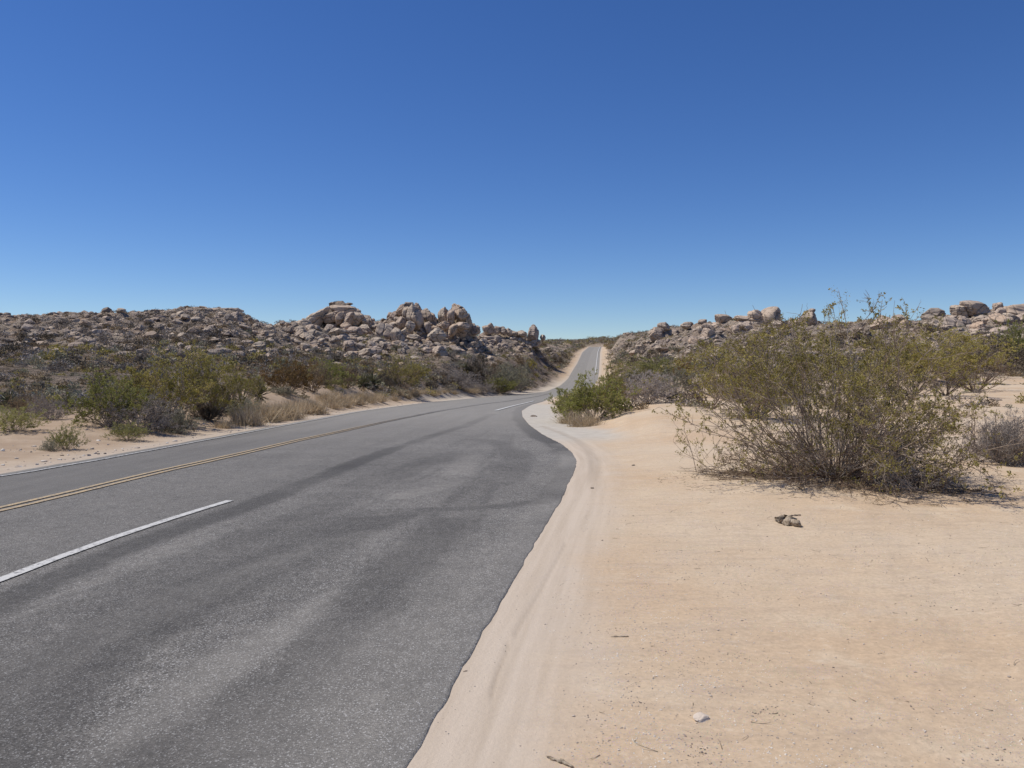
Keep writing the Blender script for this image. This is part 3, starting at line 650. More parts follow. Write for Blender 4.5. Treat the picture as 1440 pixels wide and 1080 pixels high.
# right ridge
for (px, py, w, h, ln, lb) in [(1082, 452, 31, 40, -8, 'great smooth dome boulder on the right ridge'), (1063, 447, 26, 20, 10, 'stepped boulder leaning on the left side of the great dome'),
    (1048, 449, 40, 10, 4, 'flat slab left of the great dome'), (1050, 459, 46, 13, 4, 'long lower slab left of the great dome'), (1018, 449, 28, 12, 5, 'cluster-topped boulder on the right ridge left of the long slabs'),
    (1006, 463, 30, 16, 5, 'broad pale boulder on the slope of the right ridge'), (987, 463, 16, 10, 0, 'small boulder left of the broad pale one'), (965, 459, 14, 11, 0, 'dark-topped boulder on the right ridge'),
    (934, 459, 16, 11, 8, 'orange boulder standing up from the left part of the right ridge'), (926, 465, 16, 10, 8, 'orange-brown boulder below the standing orange one'), (918, 468, 12, 7, 0, 'small pale boulder near the left end of the right ridge'),
    (948, 469, 16, 10, 0, 'pale rounded boulder below the dark-topped one'), (1042, 468, 28, 14, 0, 'rounded boulder under the long slabs'), (1137, 449, 19, 26, 6, 'pedestal boulder standing alone on the right ridge'),
    (1141, 438, 10, 9, 10, 'dark cap rock on the pedestal boulder'), (1125, 455, 16, 12, 0, 'low boulder left of the pedestal boulder'), (1108, 457, 20, 11, 0, 'low boulder between the great dome and the pedestal'),
    (1312, 443, 28, 17, 8, 'orange slab on the right ridge behind the tall bush'), (1370, 434, 42, 19, 5, 'reddish summit slab near the right edge of the photo'), (1350, 438, 22, 16, 30, 'sloping reddish boulder left of the reddish summit slab'),
    (1404, 433, 13, 17, 0, 'dark blocky boulder on the skyline right of the reddish summit slab'), (1430, 446, 50, 32, 10, 'massive boulder with a dark hollow at the far right edge'), (1388, 443, 26, 12, 5, 'grey slab under the reddish summit slab'),
    (1330, 452, 24, 12, 0, 'grey boulder below the orange slab')]:
    boulder(px, py, w, h, 198 if px < 1250 else 178, ln, lb, GD)

SMALLV = [boulder_geo(np.random.default_rng(800 + i), ico(4), 8, .035, .07, .6) for i in range(8)]; SMALLB = []
# filler boulders, each set on the slope
def fill(n, x0, x1, y0f, y1f, w0, w1, seed, grp, lb):
    g = np.random.default_rng(seed); k = 0; tries = 0
    while k < n and tries < n * 6:
        tries += 1; px = g.uniform(x0, x1); py = g.uniform(y0f(px), y1f(px)); q = hit(px, py)
        if not q or q[1] > 240: continue
        w = w0 + (w1 - w0) * g.random() ** 2.2; h = w * g.uniform(.45, 1.0)
        s = q[1] / F
        if w < 9.6:
            vs_, fs_ = SMALLV[int(g.integers(len(SMALLV)))]; a = g.uniform(-.5, .5); ti = g.normal() * .28 + .14; sc = np.array([w, w * .9, h]) * s * .6; p = vs_ * sc
            p = np.stack([p[:, 0] * math.cos(ti) + p[:, 2] * math.sin(ti), p[:, 1], -p[:, 0] * math.sin(ti) + p[:, 2] * math.cos(ti)], 1)
            SMALLB.append((p + [q[0], q[1] + sc[0] * .2, q[2] + sc[2] * .25], fs_, g.random(), g.random())); k += 1; continue
        o = link('boulder', BV[int(g.integers(len(BV)))]); sx = w * s * .6; sz = h * s * .6
        o.location = (q[0], q[1] + sx * .2, q[2] + sz * .25); o.scale = (sx, sx * g.uniform(.8, 1.1), sz)
        o.rotation_euler = (g.uniform(-.3, .3), math.radians(g.normal() * 16 + 8), g.uniform(-.5, .5)); nb[0] += 1
        tw = ('flat ' if o.scale[2] < .62 * sx else 'tall ' if o.scale[2] > .88 * sx else 'rounded ') + ('left-tilted ' if o.rotation_euler[1] < -.12 else 'right-tilted ' if o.rotation_euler[1] > .4 else '')
        tag(o, where_label(('small ' if w < 9 else 'mid-sized ' if w < 15 else 'large ') + tw + 'boulder', px, py), 'boulder', grp); k += 1
c_ = lambda v: (lambda p: v)
fill(80, 432, 535, lambda p: 444 + abs(p - 488) * .35, c_(506), 7, 22, 1, 'small boulders packed in the left rock pile', 'small tan boulder packed among others in the left rock pile')
fill(70, 535, 675, lambda p: 456, c_(500), 7, 20, 2, 'small boulders at the foot of the twin peaks', 'small tan boulder in the rubble at the foot of the twin peaks')
fill(30, 670, 770, c_(470), c_(494), 5, 14, 3, 'small boulders under the low heap', 'small pale boulder in the rubble under the low heap beside the road')
fill(40, 225, 445, c_(446), c_(505), 9.7, 20, 4, 'small boulders strewn over the left ridge', 'small brown-grey boulder on the slope of the left ridge')
fill(44, 880, 1110, lambda p: 466 - (p - 880) * .05, c_(500), 6, 22, 5, 'small boulders strewn over the right ridge', 'small pinkish boulder on the slope of the right ridge')
fill(26, 1240, 1440, c_(447), c_(482), 7, 24, 6, 'small boulders below the reddish summit', 'small grey boulder on the slope below the reddish summit slab')

fill(14, 965, 1110, c_(457), c_(482), 12, 28, 25, 'broad outcrops of the right ridge', '')
fill(14, 1240, 1440, c_(446), c_(474), 14, 34, 26, 'broad outcrops of the right ridge', '')
off = 0; V_, F_, A_, B_ = [], [], [], []
for p, f, ra, rb in SMALLB: V_.append(p); F_.append(f + off); off += len(p); A_.append(np.full(len(f), ra)); B_.append(np.full(len(f), rb * .6))
stuff(link('small_boulders', build_mesh('small_boulders', np.vstack(V_), [np.vstack(F_)], {'rid': ('FACE', np.concatenate(A_)), 'rid2': ('FACE', np.concatenate(B_))}, [M_rubble])), 'the many smallest boulders packed between the larger ones on every heap', 'stones')
# rubble: thousands of stones nobody could count, one object
def rubble(name, n, reg, seed, smin, smax, base, mat, label):
    g = np.random.default_rng(seed); vs, fs, rn = [], [], []; off = 0
    var = [boulder_geo(np.random.default_rng(500 + i), base, 5, .025, .05, 1.0) for i in range(8)]
    X, Y = reg(g, n); z, e, rk, rid, hl = land(X, Y)
    keep = (e > .3) & ((mat is not M_rubble) | ((e > 6) & (vnoise(X / 3.1, Y / 3.1, 97) + .5 * g.random(len(X)) > .52))); X, Y, z, hl = X[keep], Y[keep], z[keep], hl[keep]
    for i in range(len(X)):
        p, f = var[int(g.integers(8))]; s = smin + (smax - smin) * g.random() ** 3.6
        sc = np.array([s * g.uniform(.8, 1.5), s * g.uniform(.8, 1.3), s * g.uniform(.35, .85)])
        rn.append(np.full((len(f), 2), g.random(2))); a = g.uniform(0, 6.28); c, si = math.cos(a), math.sin(a); ti = g.normal() * .35; q = p * sc; q = np.stack([q[:, 0], q[:, 1] * math.cos(ti) - q[:, 2] * math.sin(ti), q[:, 1] * math.sin(ti) + q[:, 2] * math.cos(ti)], 1); q = np.stack([q[:, 0] * c - q[:, 1] * si, q[:, 0] * si + q[:, 1] * c, q[:, 2]], 1)
        vs.append(q + [X[i], Y[i], z[i] + sc[2] * .25]); fs.append(f + off); off += len(p)
    me = build_mesh(name, np.vstack(vs), [np.vstack(fs)], {'rid': ('FACE', np.vstack(rn)[:, 0]), 'rid2': ('FACE', np.vstack(rn)[:, 1])}, [mat], smooth=False); return stuff(link(name, me), label, 'stones')
def reg_hill(g, n):
    px = g.uniform(-60, 1500, n * 5); d = 52 + 310 * g.random(n * 5) ** 1.15; X = (px - CX) / F * d
    z, e, rk, rid, hl = land(X, d); k = (g.random(n * 5) < hl * .75 + .13 * (((px < 760) | (d > 90)) & (d > 68))) ; return X[k][:n], d[k][:n]
rubble('hillside_rubble', 42000, reg_hill, 11, .10, .85, ICO1, M_rubble, 'countless tan granite stones strewn across the brushy hillsides')
def mat_peb():
    m = NT('pebble_stone', .9, .15); return m.done(m.ramp(m.noise(4, 1), [(.3, (.22, .18, .15)), (.45, (.46, .38, .31)), (.65, (.72, .66, .57))]))
def reg_near(g, n):
    y = 2.6 * (14 / 2.6) ** g.random(n * 3); x = g.uniform(-.6, .75, n * 3) * y + .3; e = x - XR(y); k = (e > .35) & (vnoise(x / .9, y / .9, 4) + .5 * g.random(n * 3) > .62); return x[k][:n], y[k][:n]
rubble('pebbles', 26000, reg_near, 12, .0016, .0062, ICO1, mat_peb(), 'fine gravel and pebbles scattered over the tan roadside sand')
def reg_verge(g, n):
    y = 10 * 8 ** g.random(n); e = .3 + 2.5 * g.random(n) ** 1.6; return XL(y) - e, y
def reg_edge(g, n):
    y = 2.8 * 6 ** g.random(n); return XR(y) + .31 - .3 + np.abs(g.normal(size=n)) * .07, y
def reg_lit(g, n):
    a = g.uniform(0, 6.28, n); q = 2.6 * g.random(n) ** .6; return 5.1 + np.cos(a) * q * 1.1, 12.2 + np.sin(a) * q * .9
rubble('verge_stones', 700, reg_verge, 13, .012, .06, ICO1, mat_peb(), 'small pale stones along the far verge of the road')

def mat_chip():
    m = NT('asphalt_chip', .9, .2); return m.done(m.ramp(m.noise(9, 1), [(.35, (.06, .056, .052)), (.55, (.17, .16, .15)), (.7, (.45, .38, .31))]))
def scatter_xy(name, n, reg, seed, smin, smax, mat, label):
    global _noe
    g = np.random.default_rng(seed); X, Y = reg(g, n); z = land(X, Y)[0]; p, f = boulder_geo(np.random.default_rng(600), ICO1, 5, .03, .05, 1.0); vs = []
    for i in range(len(X)):
        s_ = smin + (smax - smin) * g.random() ** 2; sc = np.array([s_ * g.uniform(.8, 1.6), s_ * g.uniform(.8, 1.6), s_ * .5]); vs.append(p * sc + [X[i], Y[i], z[i] + s_ * .3])
    k = len(p); me = build_mesh(name, np.vstack(vs), [np.vstack([f + i * k for i in range(len(X))])], None, [mat], smooth=False); return stuff(link(name, me), label, 'crumbs')
scatter_xy('edge_crumbs', 700, reg_edge, 41, .0015, .006, mat_chip(), 'crumbs of broken asphalt along the right pavement edge')
# ------------------------------------------------------------------ plants
def unit(v): return v / np.maximum(np.linalg.norm(v, axis=-1, keepdims=True), 1e-9)
def polys(base, dr, L, K, wander, trop, g):
    N = len(base); pts = np.zeros((N, K, 3)); pts[:, 0] = base; d = dr.copy()
    for k in range(1, K):
        d = unit(d + g.normal(size=(N, 3)) * wander + np.array([0, 0, 1.]) * (trop if np.isscalar(trop) else trop[:, None]))
        pts[:, k] = pts[:, k - 1] + d * (L / (K - 1))[:, None]
    return pts
def kids(pts, L, n, t0, t1, ratio, spread, g):
    N, K, _ = pts.shape; idx = np.repeat(np.arange(N), n); t = g.uniform(t0, t1, len(idx)); f = t * (K - 1); i = np.clip(f.astype(int), 0, K - 2); w = (f - i)[:, None]
    b = pts[idx, i] * (1 - w) + pts[idx, i + 1] * w; tg = unit(pts[idx, i + 1] - pts[idx, i])
    d = unit(tg + g.normal(size=b.shape) * spread); return b, d, L[idx] * ratio * g.uniform(.6, 1.25, len(idx)) * (1.15 - .5 * t), idx
def tubes(pts, r0, r1, sides=3):
    N, K, _ = pts.shape; tg = np.zeros_like(pts); tg[:, :-1] = pts[:, 1:] - pts[:, :-1]; tg[:, -1] = tg[:, -2]; tg = unit(tg)
    ref = np.where(np.abs(tg[..., 2:3]) > .9, [[[1., 0, 0]]], [[[0, 0, 1.]]]); a = unit(np.cross(tg, ref)); b = np.cross(tg, a)
    rad = (np.asarray(r0).reshape(-1, 1) * np.ones((N, 1))) * (1 - np.linspace(0, 1, K)) + (np.asarray(r1).reshape(-1, 1) * np.ones((N, 1))) * np.linspace(0, 1, K)
    ang = np.arange(sides) * 2 * math.pi / sides
    v = pts[:, :, None] + rad[:, :, None, None] * (np.cos(ang)[None, None, :, None] * a[:, :, None] + np.sin(ang)[None, None, :, None] * b[:, :, None])
    base = (np.arange(N) * K * sides)[:, None, None] + (np.arange(K - 1) * sides)[None, :, None]; j = np.arange(sides)[None, None]; j2 = (j + 1) % sides
    f = np.stack([base + j, base + j2, base + sides + j2, base + sides + j], -1).reshape(-1, 4)
    return v.reshape(-1, 3), f
def leaves(c, size, g, aspect=.45, axis=None):
    N = len(c); a = unit(g.normal(size=(N, 3))) if axis is None else unit(axis + g.normal(size=(N, 3)) * .6)
    b = unit(np.cross(a, g.normal(size=(N, 3)))); s = (size * g.uniform(.6, 1.4, N))[:, None]
    v = np.stack([c - a * s * .1, c + a * s * .5 + b * s * aspect * .5, c + a * s, c + a * s * .5 - b * s * aspect * .5], 1).reshape(-1, 3)
    return v, np.arange(4 * N).reshape(-1, 4), g.random(N)
def cat(parts):
    V, Fc, o = [], [], 0
    for v, f in parts: V.append(v); Fc.append(f + o); o += len(v)
    return np.vstack(V), np.vstack(Fc)
def shrub_geo(seed, n0=30, L0=1.0, el=(15, 85), r=.008, br=(5, 5), leafn=8, leaf=.03, wander=.12, trop=.05, leaf_t=(.3, 1), bias=None, spread=.55, zmin=.01, base_r=.06,
              leafz=0.0, lowfac=1.0, aspect=.45, ratio=.5, hemi=1.0, drop=.0, zcap=None):
    def cap(p):
        if zcap:
            lim = zcap[0] - zcap[1] * np.maximum(0, np.abs(p[..., 0] - zcap[2]) - .3); p[..., 2] = np.where(p[..., 2] > lim, lim + (p[..., 2] - lim) * .5, p[..., 2])
        return p
    g = np.random.default_rng(seed)
    az = g.uniform(0, 2 * math.pi, n0); e = (1 - hemi) * np.radians(g.uniform(el[0], el[1], n0)) + hemi * np.arcsin(np.clip(g.uniform(math.sin(math.radians(el[0])), math.sin(math.radians(el[1])), n0), -1, 1)); d = np.stack([np.cos(e) * np.cos(az), np.cos(e) * np.sin(az), np.sin(e)], 1)
    L = L0 * g.uniform(.65, 1.05, n0) * (lowfac + (1 - lowfac) * np.sin(e))
    if bias is not None: L = L * (1 + d @ np.array(bias))
    b = np.stack([np.cos(az), np.sin(az), 0 * az], 1) * base_r * g.random((n0, 1)); b[:, 2] = .0
    p0 = polys(b, d, L, 9, wander, trop, g); p0 = cap(p0); p0[:, 1:, 2] = np.maximum(p0[:, 1:, 2], zmin)
    st = [tubes(p0, r * g.uniform(.6, 1.3, n0), r * .25, 4)]
    p, Lc, rr = p0, L, r * .5; lp = []
    for i, n in enumerate(br):
        b, d, Lc, _ = kids(p, Lc, n, .25, 1, ratio, spread, g); p = polys(b, d, Lc, 5 if i < len(br) - 1 else 4, wander * 1.4, trop, g)
        p = cap(p); p[..., 2] = np.maximum(p[..., 2], zmin); st.append(tubes(p, rr, rr * .35, 3)); rr *= .55
    n = len(p); idx = np.repeat(np.arange(n), leafn); t = g.uniform(*leaf_t, len(idx)) * 3; i = np.clip(t.astype(int), 0, 2); w = (t - i)[:, None]
    c = p[idx, i] * (1 - w) + p[idx, i + 1] * w + g.normal(size=(len(idx), 3)) * leaf * .35
    cl_ = vnoise(c[:, 0] * 2.4 + 31 + c[:, 2] * 1.9, c[:, 1] * 2.4 - c[:, 2] * 2.3 + 7, seed + 3)
    k = (cl_ > drop * g.uniform(.6, 1.3, len(c))) & (c[:, 2] > leafz * g.uniform(.3, 1.3, len(c))); c = c[k]; ax = unit(p[idx, i + 1] - p[idx, i])[k]; c[:, 2] = np.maximum(c[:, 2], zmin)
    clump = vnoise(c[:, 0] * 3 + 10 + c[:, 2], c[:, 1] * 3 - c[:, 2] * 2, seed)
    lv, lf, rn = leaves(c, leaf, g, aspect, ax); rn = np.clip(rn * .6 + clump * .55 - .08, 0, 1)
    return cat(st), (lv, lf, rn)
def plant(name, seed, loc, label, catg, mats, group=None, rot=0, sc=1, **kw):
    """a shrub with two parts: its stems and its foliage"""
    root = bpy.data.objects.new(name, None); C.objects.link(root); root.location = loc; root.rotation_euler = (0, 0, rot); root.scale = (sc,) * 3 if np.isscalar(sc) else sc
    root.empty_display_size = .2
    (sv, sf), (lv, lf, rn) = shrub_geo(seed, **kw)
    link('stems', build_mesh('stems', sv, [sf], None, [mats[0]], smooth=True), root)
    link('foliage', build_mesh('foliage', lv, [lf], {'rnd': ('FACE', rn)}, [mats[1]], smooth=False), root)
    return tag(root, label, catg, group)
def copy_tree(o, parent=None):
    c = o.copy(); C.objects.link(c)
    if parent: c.parent = parent
    for ch in list(o.children): copy_tree(ch, c)
    return c
def on(px, py, d=None):
    if d is not None: x = (px - CX) / F * d; return (x, d, G(x, d) - .02)
    q = hit(px, py); return (q[0], q[1], q[2] - .02)

# the big creosote in front
CB = (5.02, 12.4, G(5.02, 12.4) - .02)
root = plant('creosote_bush', 1, CB, 'big sprawling olive creosote bush with pale stems on the sand', 'shrub', (M_bark, M_olive),
      n0=60, L0=2.75, el=(3, 87), r=.012, br=(8, 6, 3), leafn=8, leaf=.0255, wander=.19, trop=.05, leaf_t=(.1, 1), bias=(-.24, -.04, 0), spread=.62, base_r=.22, lowfac=.86, leafz=.10, aspect=.55, ratio=.40, hemi=.68, drop=.44, zcap=(2.4, .33, .35), sc=(1, 1, 1.13))
# its tall thin leaders
g = np.random.default_rng(77)
b = np.zeros((4, 3)); b[:, 0] = (.22, .1, .05, .3); b[:, 2] = .3; dd = unit(np.array([[.09, 0, 1.3], [.06, .1, 1], [-.05, .1, 1], [.42, .2, .9]]))
L = np.array([2.3, 2.05, 1.9, 1.8]); p0 = polys(b, dd, L, 12, .05, .03, g); parts = [tubes(p0, [.018, .012, .011, .01], .003, 5)]
b1, d1, L1, _ = kids(p0, L, 9, .5, 1, .16, .55, g); p1 = polys(b1, d1, L1, 4, .15, .05, g); parts.append(tubes(p1, .003, .0012, 3))
sv, sf = cat(parts); link('leader_stem', build_mesh('leader_stem', sv, [sf], None, [M_dead]), root)
idx = np.repeat(np.arange(len(p1)), 30); c = p1[idx, g.integers(1, 4, len(idx))] + g.normal(size=(len(idx), 3)) * .025
lv, lf, rn = leaves(c, .022, g); link('tip_leaves', build_mesh('tip_leaves', lv, [lf], {'rnd': ('FACE', rn * .6 + .4)}, [M_olive], smooth=False), root)
# dead lower skirt trailing on the sand
(sv, sf), (lv, lf, rn) = shrub_geo(5, n0=64, L0=1.95, el=(-3, 12), r=.009, br=(9, 6), leafn=7, leaf=.02, wander=.17, trop=-.012, bias=(-.08, -.20, 0), spread=.45, base_r=.25, leaf_t=(.4, 1), ratio=.38, aspect=.4)
link('dead_skirt', build_mesh('dead_skirt', sv, [sf], None, [M_bdark]), root)
link('skirt_leaves', build_mesh('skirt_leaves', lv, [lf], {'rnd': ('FACE', rn)}, [M_brown], smooth=False), root)
# bleached bare twigs inside
(sv, sf), _ = shrub_geo(6, n0=60, L0=1.35, el=(4, 50), r=.010, br=(6, 5), leafn=1, wander=.14, trop=.02, bias=(.1, 0, 0), spread=.5, base_r=.2)
link('bare_twigs', build_mesh('bare_twigs', sv, [sf], None, [M_dead]), root)

q = on(1290, 690); plant('dead_twig_clump', 8, q, 'low bluish-grey tangle of dead twigs at the right foot of the big creosote', 'shrub', (M_dead, M_grey), n0=40, L0=.75, el=(4, 40), r=.005, br=(6, 5), leafn=3, leaf=.014, spread=.6)
q = on(1415, 652); plant('grey_shrub', 9, q, 'rounded dark grey shrub cut by the right edge of the photo', 'shrub', (M_dead, M_grey), n0=110, L0=.82, el=(8, 88), r=.006, br=(7, 6), leafn=9, leaf=.018, spread=.45, trop=.05, leaf_t=(.1, 1))
q = on(1146, 668); 

# straw tufts
def tuft_geo(seed, n, L0, w, spread=.5, droop=-.06):
    g = np.random.default_rng(seed); az = g.uniform(0, 2 * math.pi, n); e = np.clip(g.normal(math.pi / 2, spread, n), .25, 2.9); d = np.stack([np.cos(e) * np.cos(az), np.cos(e) * np.sin(az), np.abs(np.sin(e))], 1)
    b = g.normal(size=(n, 3)) * [.3 * L0, .3 * L0, 0]; L = L0 * g.uniform(.5, 1.1, n); p = polys(b, unit(d), L, 5, .08, droop, g)
    side = unit(np.cross(p[:, 1] - p[:, 0], g.normal(size=(n, 3)))); ww = w * np.array([1, .9, .7, .45, .1])
    v = np.stack([p + side[:, None] * ww[None, :, None], p - side[:, None] * ww[None, :, None]], 2).reshape(n, 10, 3)
    f = np.array([[2 * k, 2 * k + 1, 2 * k + 3, 2 * k + 2] for k in range(4)]); F_ = (np.arange(n) * 10)[:, None, None] + f[None]
    v = v.reshape(-1, 3); v[:, 2] = np.maximum(v[:, 2], 0)
    return v, F_.reshape(-1, 4), np.repeat(g.random(n), 4)
TUFT = [build_mesh('straw', *(lambda t: (t[0], [t[1]], {'rnd': ('FACE', t[2])}))(tuft_geo(30 + i, 460, .42, .0045, .75 + .08 * i)), mats=[M_straw], smooth=False) for i in range(4)]
def tuft(px, py, sc, label, group=None, v=0, d=None, name='straw_tuft'):
    o = link(name, TUFT[v % 4]); o.location = on(px, py, d); o.scale = (sc * 1.15, sc * 1.15, sc); o.rotation_euler = (0, 0, px * .37)
    return tag(o, label, 'grass tuft', group)
tuft(1140, 668, .8, 'thin straw tuft at the front foot of the big creosote bush', None, 2)
tuft(822, 600, 1.6, 'dry straw tuft in front of the green roadside bush', None, 1)
tuft(800, 596, 1.3, 'dry straw tuft at the left front corner of the green roadside bush', None, 3)

# middle-distance bushes, one built at full detail per kind; copies share it
KINDS = {}
def kind(name, seed, mats, **kw):
    (sv, sf), (lv, lf, rn) = shrub_geo(seed, **kw)
    KINDS.setdefault(name, []).append((np.percentile(np.abs(lv[:, :2]), 96) * 2, np.percentile(lv[:, 2], 99.3), build_mesh('stems', sv, [sf], None, [mats[0]]), build_mesh('foliage', lv, [lf], {'rnd': ('FACE', rn)}, [mats[1]], smooth=False)))
for i in range(3):
    kind('creosote', 200 + i, (M_bark, M_olive), n0=34, L0=1.0, el=(25, 86), r=.008, br=(6, 5, 2), leafn=10, leaf=.022, spread=.45, trop=.05, ratio=.45, leafz=.22, lowfac=.8)
    kind('green', 210 + i, (M_bark, M_green), n0=44, L0=1.0, el=(15, 88), r=.007, br=(7, 5, 2), leafn=12, leaf=.022, spread=.45, trop=.06, ratio=.42, leafz=.08, lowfac=.9)
    kind('grey', 220 + i, (M_dead, M_grey), n0=60, L0=1.0, el=(5, 88), r=.006, br=(6, 6), leafn=8, leaf=.024, spread=.5, trop=.03, ratio=.4)
    kind('pale', 225 + i, (M_dead, M_pale), n0=70, L0=1.0, el=(5, 88), r=.006, br=(7, 6), leafn=10, leaf=.024, spread=.5, trop=.03, ratio=.4)
    kind('sage', 230 + i, (M_bark, M_sage), n0=50, L0=1.0, el=(8, 88), r=.006, br=(6, 6), leafn=12, leaf=.026, spread=.5, trop=.04, ratio=.42)
    kind('bright', 240 + i, (M_bark, M_bright), n0=50, L0=1.0, el=(12, 88), r=.005, br=(6, 6), leafn=12, leaf=.024, spread=.45, trop=.06, ratio=.4)
    kind('brown', 250 + i, (M_bdark, M_brown), n0=44, L0=1.0, el=(15, 88), r=.006, br=(6, 6), leafn=9, leaf=.026, spread=.5, trop=.05, ratio=.42)
    kind('dark', 260 + i, (M_bdark, M_dark), n0=44, L0=1.0, el=(5, 88), r=.007, br=(6, 6), leafn=12, leaf=.034, spread=.5, trop=.03, ratio=.42, lowfac=1.2)
    kind('rust', 270 + i, (M_bdark, M_rust), n0=44, L0=1.0, el=(20, 88), r=.007, br=(6, 6), leafn=9, leaf=.028, spread=.45, trop=.05, ratio=.42)
    kind('bare', 280 + i, (M_bdark, M_grey), n0=26, L0=1.0, el=(20, 80), r=.010, br=(5, 5), leafn=2, leaf=.02, spread=.5, trop=.05, ratio=.45)
cnt = {}
def bush(k, px, py, wpx, hpx, label, name='shrub', d=None, group=None, twop=True):
    i = cnt.get(k, 0); cnt[k] = i + 1; bw_, bh_, st, fo = KINDS[k][i % 3]; loc = on(px, py, d); s = loc[1] / F
    root = bpy.data.objects.new(name, None); C.objects.link(root); root.location = loc; root.rotation_euler = (0, 0, i * 2.1 + px * .01); root.empty_display_size = .2
    w = wpx * s / bw_; root.scale = (w, w, hpx * s / bh_)
    link('stems', st, root); link('foliage', fo, root)
    return tag(root, label, 'shrub', group)
# right side
bush('creosote', 1060, 588, 170, 112, 'wide olive creosote bush half hidden behind the big one on its left', 'creosote_bush')
bush('creosote', 1120, 556, 110, 72, 'olive creosote bush behind the middle of the big one', 'creosote_bush')
bush('brown', 1035, 560, 90, 60, 'brownish twiggy shrub standing left behind the wide olive creosote', 'shrub')
bush('creosote', 1285, 556, 130, 86, 'olive creosote bush behind the right half of the big one', 'creosote_bush')
bush('creosote', 1345, 540, 130, 76, 'olive creosote bush right behind the tall one, below the reddish summit', 'creosote_bush')
bush('dark', 1400, 522, 110, 52, 'dark brown-green bush below the massive boulder at the right edge', 'shrub')
bush('green', 1438, 520, 60, 70, 'dark green bush cut by the right edge of the photo', 'shrub')
bush('bare', 1372, 552, 90, 58, 'bare branching shrub on the pale sand at right', 'bare_shrub')
bush('bare', 1330, 556, 60, 40, 'low bare shrub left of the bare branching one at right', 'bare_shrub')
bush('green', 836, 592, 96, 66, 'dense yellow-green bush at the bend of the road', 'roadside_bush')
bush('green', 800, 590, 46, 44, 'low left lobe bush beside the dense yellow-green one at the bend', 'roadside_bush')
bush('creosote', 862, 578, 58, 66, 'olive bush right behind the dense yellow-green one', 'creosote_bush')
bush('pale', 912, 568, 70, 46, 'rounded grey shrub on the edge of the bare sand', 'grey_shrub')
bush('sage', 950, 556, 70, 40, 'pale straw-coloured shrub right of the rounded grey one', 'shrub')
bush('bright', 925, 530, 90, 30, 'pale yellow-green scrub behind the rounded grey shrub', 'shrub')
bush('rust', 962, 545, 34, 50, 'upright rust-olive shrub left of the creosotes', 'shrub')
bush('bare', 1000, 575, 80, 58, 'bare grey shrub left in front of the wide olive creosote', 'bare_shrub')
bush('grey', 1085, 570, 70, 42, 'small dark grey shrub seen through the big creosote', 'grey_shrub')
# left side
bush('green', 152, 600, 105, 76, 'dense green bush on the left verge', 'roadside_bush')
bush('creosote', 235, 592, 120, 100, 'tall olive creosote bush right of the dense green one on the left verge', 'creosote_bush')
bush('creosote', 292, 590, 92, 100, 'tall olive creosote bush nearest the yucca on the left verge', 'creosote_bush')
bush('grey', 195, 606, 90, 56, 'purplish grey bare-twigged bush under the left verge creosotes', 'grey_shrub')
bush('dark', 238, 606, 56, 40, 'dark purple-brown bush under the left verge creosotes', 'shrub')
bush('bright', 180, 620, 48, 30, 'small yellow-green shrub nearest the road under the dense green bush', 'shrub')
bush('bright', 92, 632, 42, 36, 'small olive tuft-like shrub alone on the left sand', 'shrub')
bush('sage', 68, 634, 26, 16, 'tiny straw-coloured shrub beside the lone olive one on the left sand', 'shrub')
bush('bright', 18, 607, 72, 38, 'pale olive shrub at the left edge of the photo', 'shrub')
bush('grey', 68, 590, 54, 36, 'rounded grey shrub left of the dense green bush', 'grey_shrub')
bush('brown', 38, 585, 50, 34, 'brown shrub behind the pale olive one at the left edge', 'shrub')
bush('sage', 255, 610, 50, 36, 'sage green shrub at the right foot of the left verge creosotes', 'shrub')
bush('dark', 292, 591, 46, 30, 'dark brown bush in the shade under the tall olive creosote', 'shrub')
bush('sage', 340, 588, 46, 30, 'pale dry shrub left of the yucca', 'shrub')
bush('creosote', 344, 565, 60, 44, 'small olive creosote left behind the yucca', 'creosote_bush')
bush('rust', 404, 554, 74, 56, 'round orange-brown bush behind the sandy bank', 'shrub')
bush('brown', 440, 552, 54, 44, 'brown bush right of the round orange-brown one', 'shrub')
bush('sage', 398, 556, 38, 14, 'low grey-green cushion under the round orange-brown bush', 'shrub')
bush('bright', 467, 545, 32, 20, 'small pale green shrub behind the sandy bank', 'shrub')
bush('brown', 488, 546, 40, 42, 'upright brown bush left of the paired yuccas', 'shrub')
bush('dark', 540, 548, 36, 26, 'dark shrub right of the paired yuccas', 'shrub')
bush('creosote', 566, 550, 66, 50, 'olive bush on the sandy bank below the twin peaks', 'creosote_bush')
bush('green', 460, 540, 60, 34, 'dark olive scrub behind the small pale green shrub', 'shrub')
bush('dark', 604, 546, 24, 12, 'small dark cushion shrub on the pale bank', 'shrub')
bush('dark', 670, 536, 44, 34, 'dark grey bush left of the bright green one by the bend', 'shrub')
bush('grey', 645, 545, 54, 28, 'grey brush on the bank left of the dark grey bush', 'grey_shrub')
bush('sage', 708, 552, 60, 40, 'bright green bush beside the road before the bend', 'roadside_bush')
bush('green', 704, 554, 42, 22, 'low vivid green bush in front of the pale one before the bend', 'roadside_bush')
bush('sage', 725, 548, 44, 34, 'pale sage bush right of the vivid green one before the bend', 'roadside_bush')
bush('grey', 680, 553, 36, 16, 'low brown-grey shrub left of the vivid green one', 'shrub')
for i, (px, py, w, h) in enumerate([(398, 593, 44, 26), (360, 584, 40, 22)]): pass

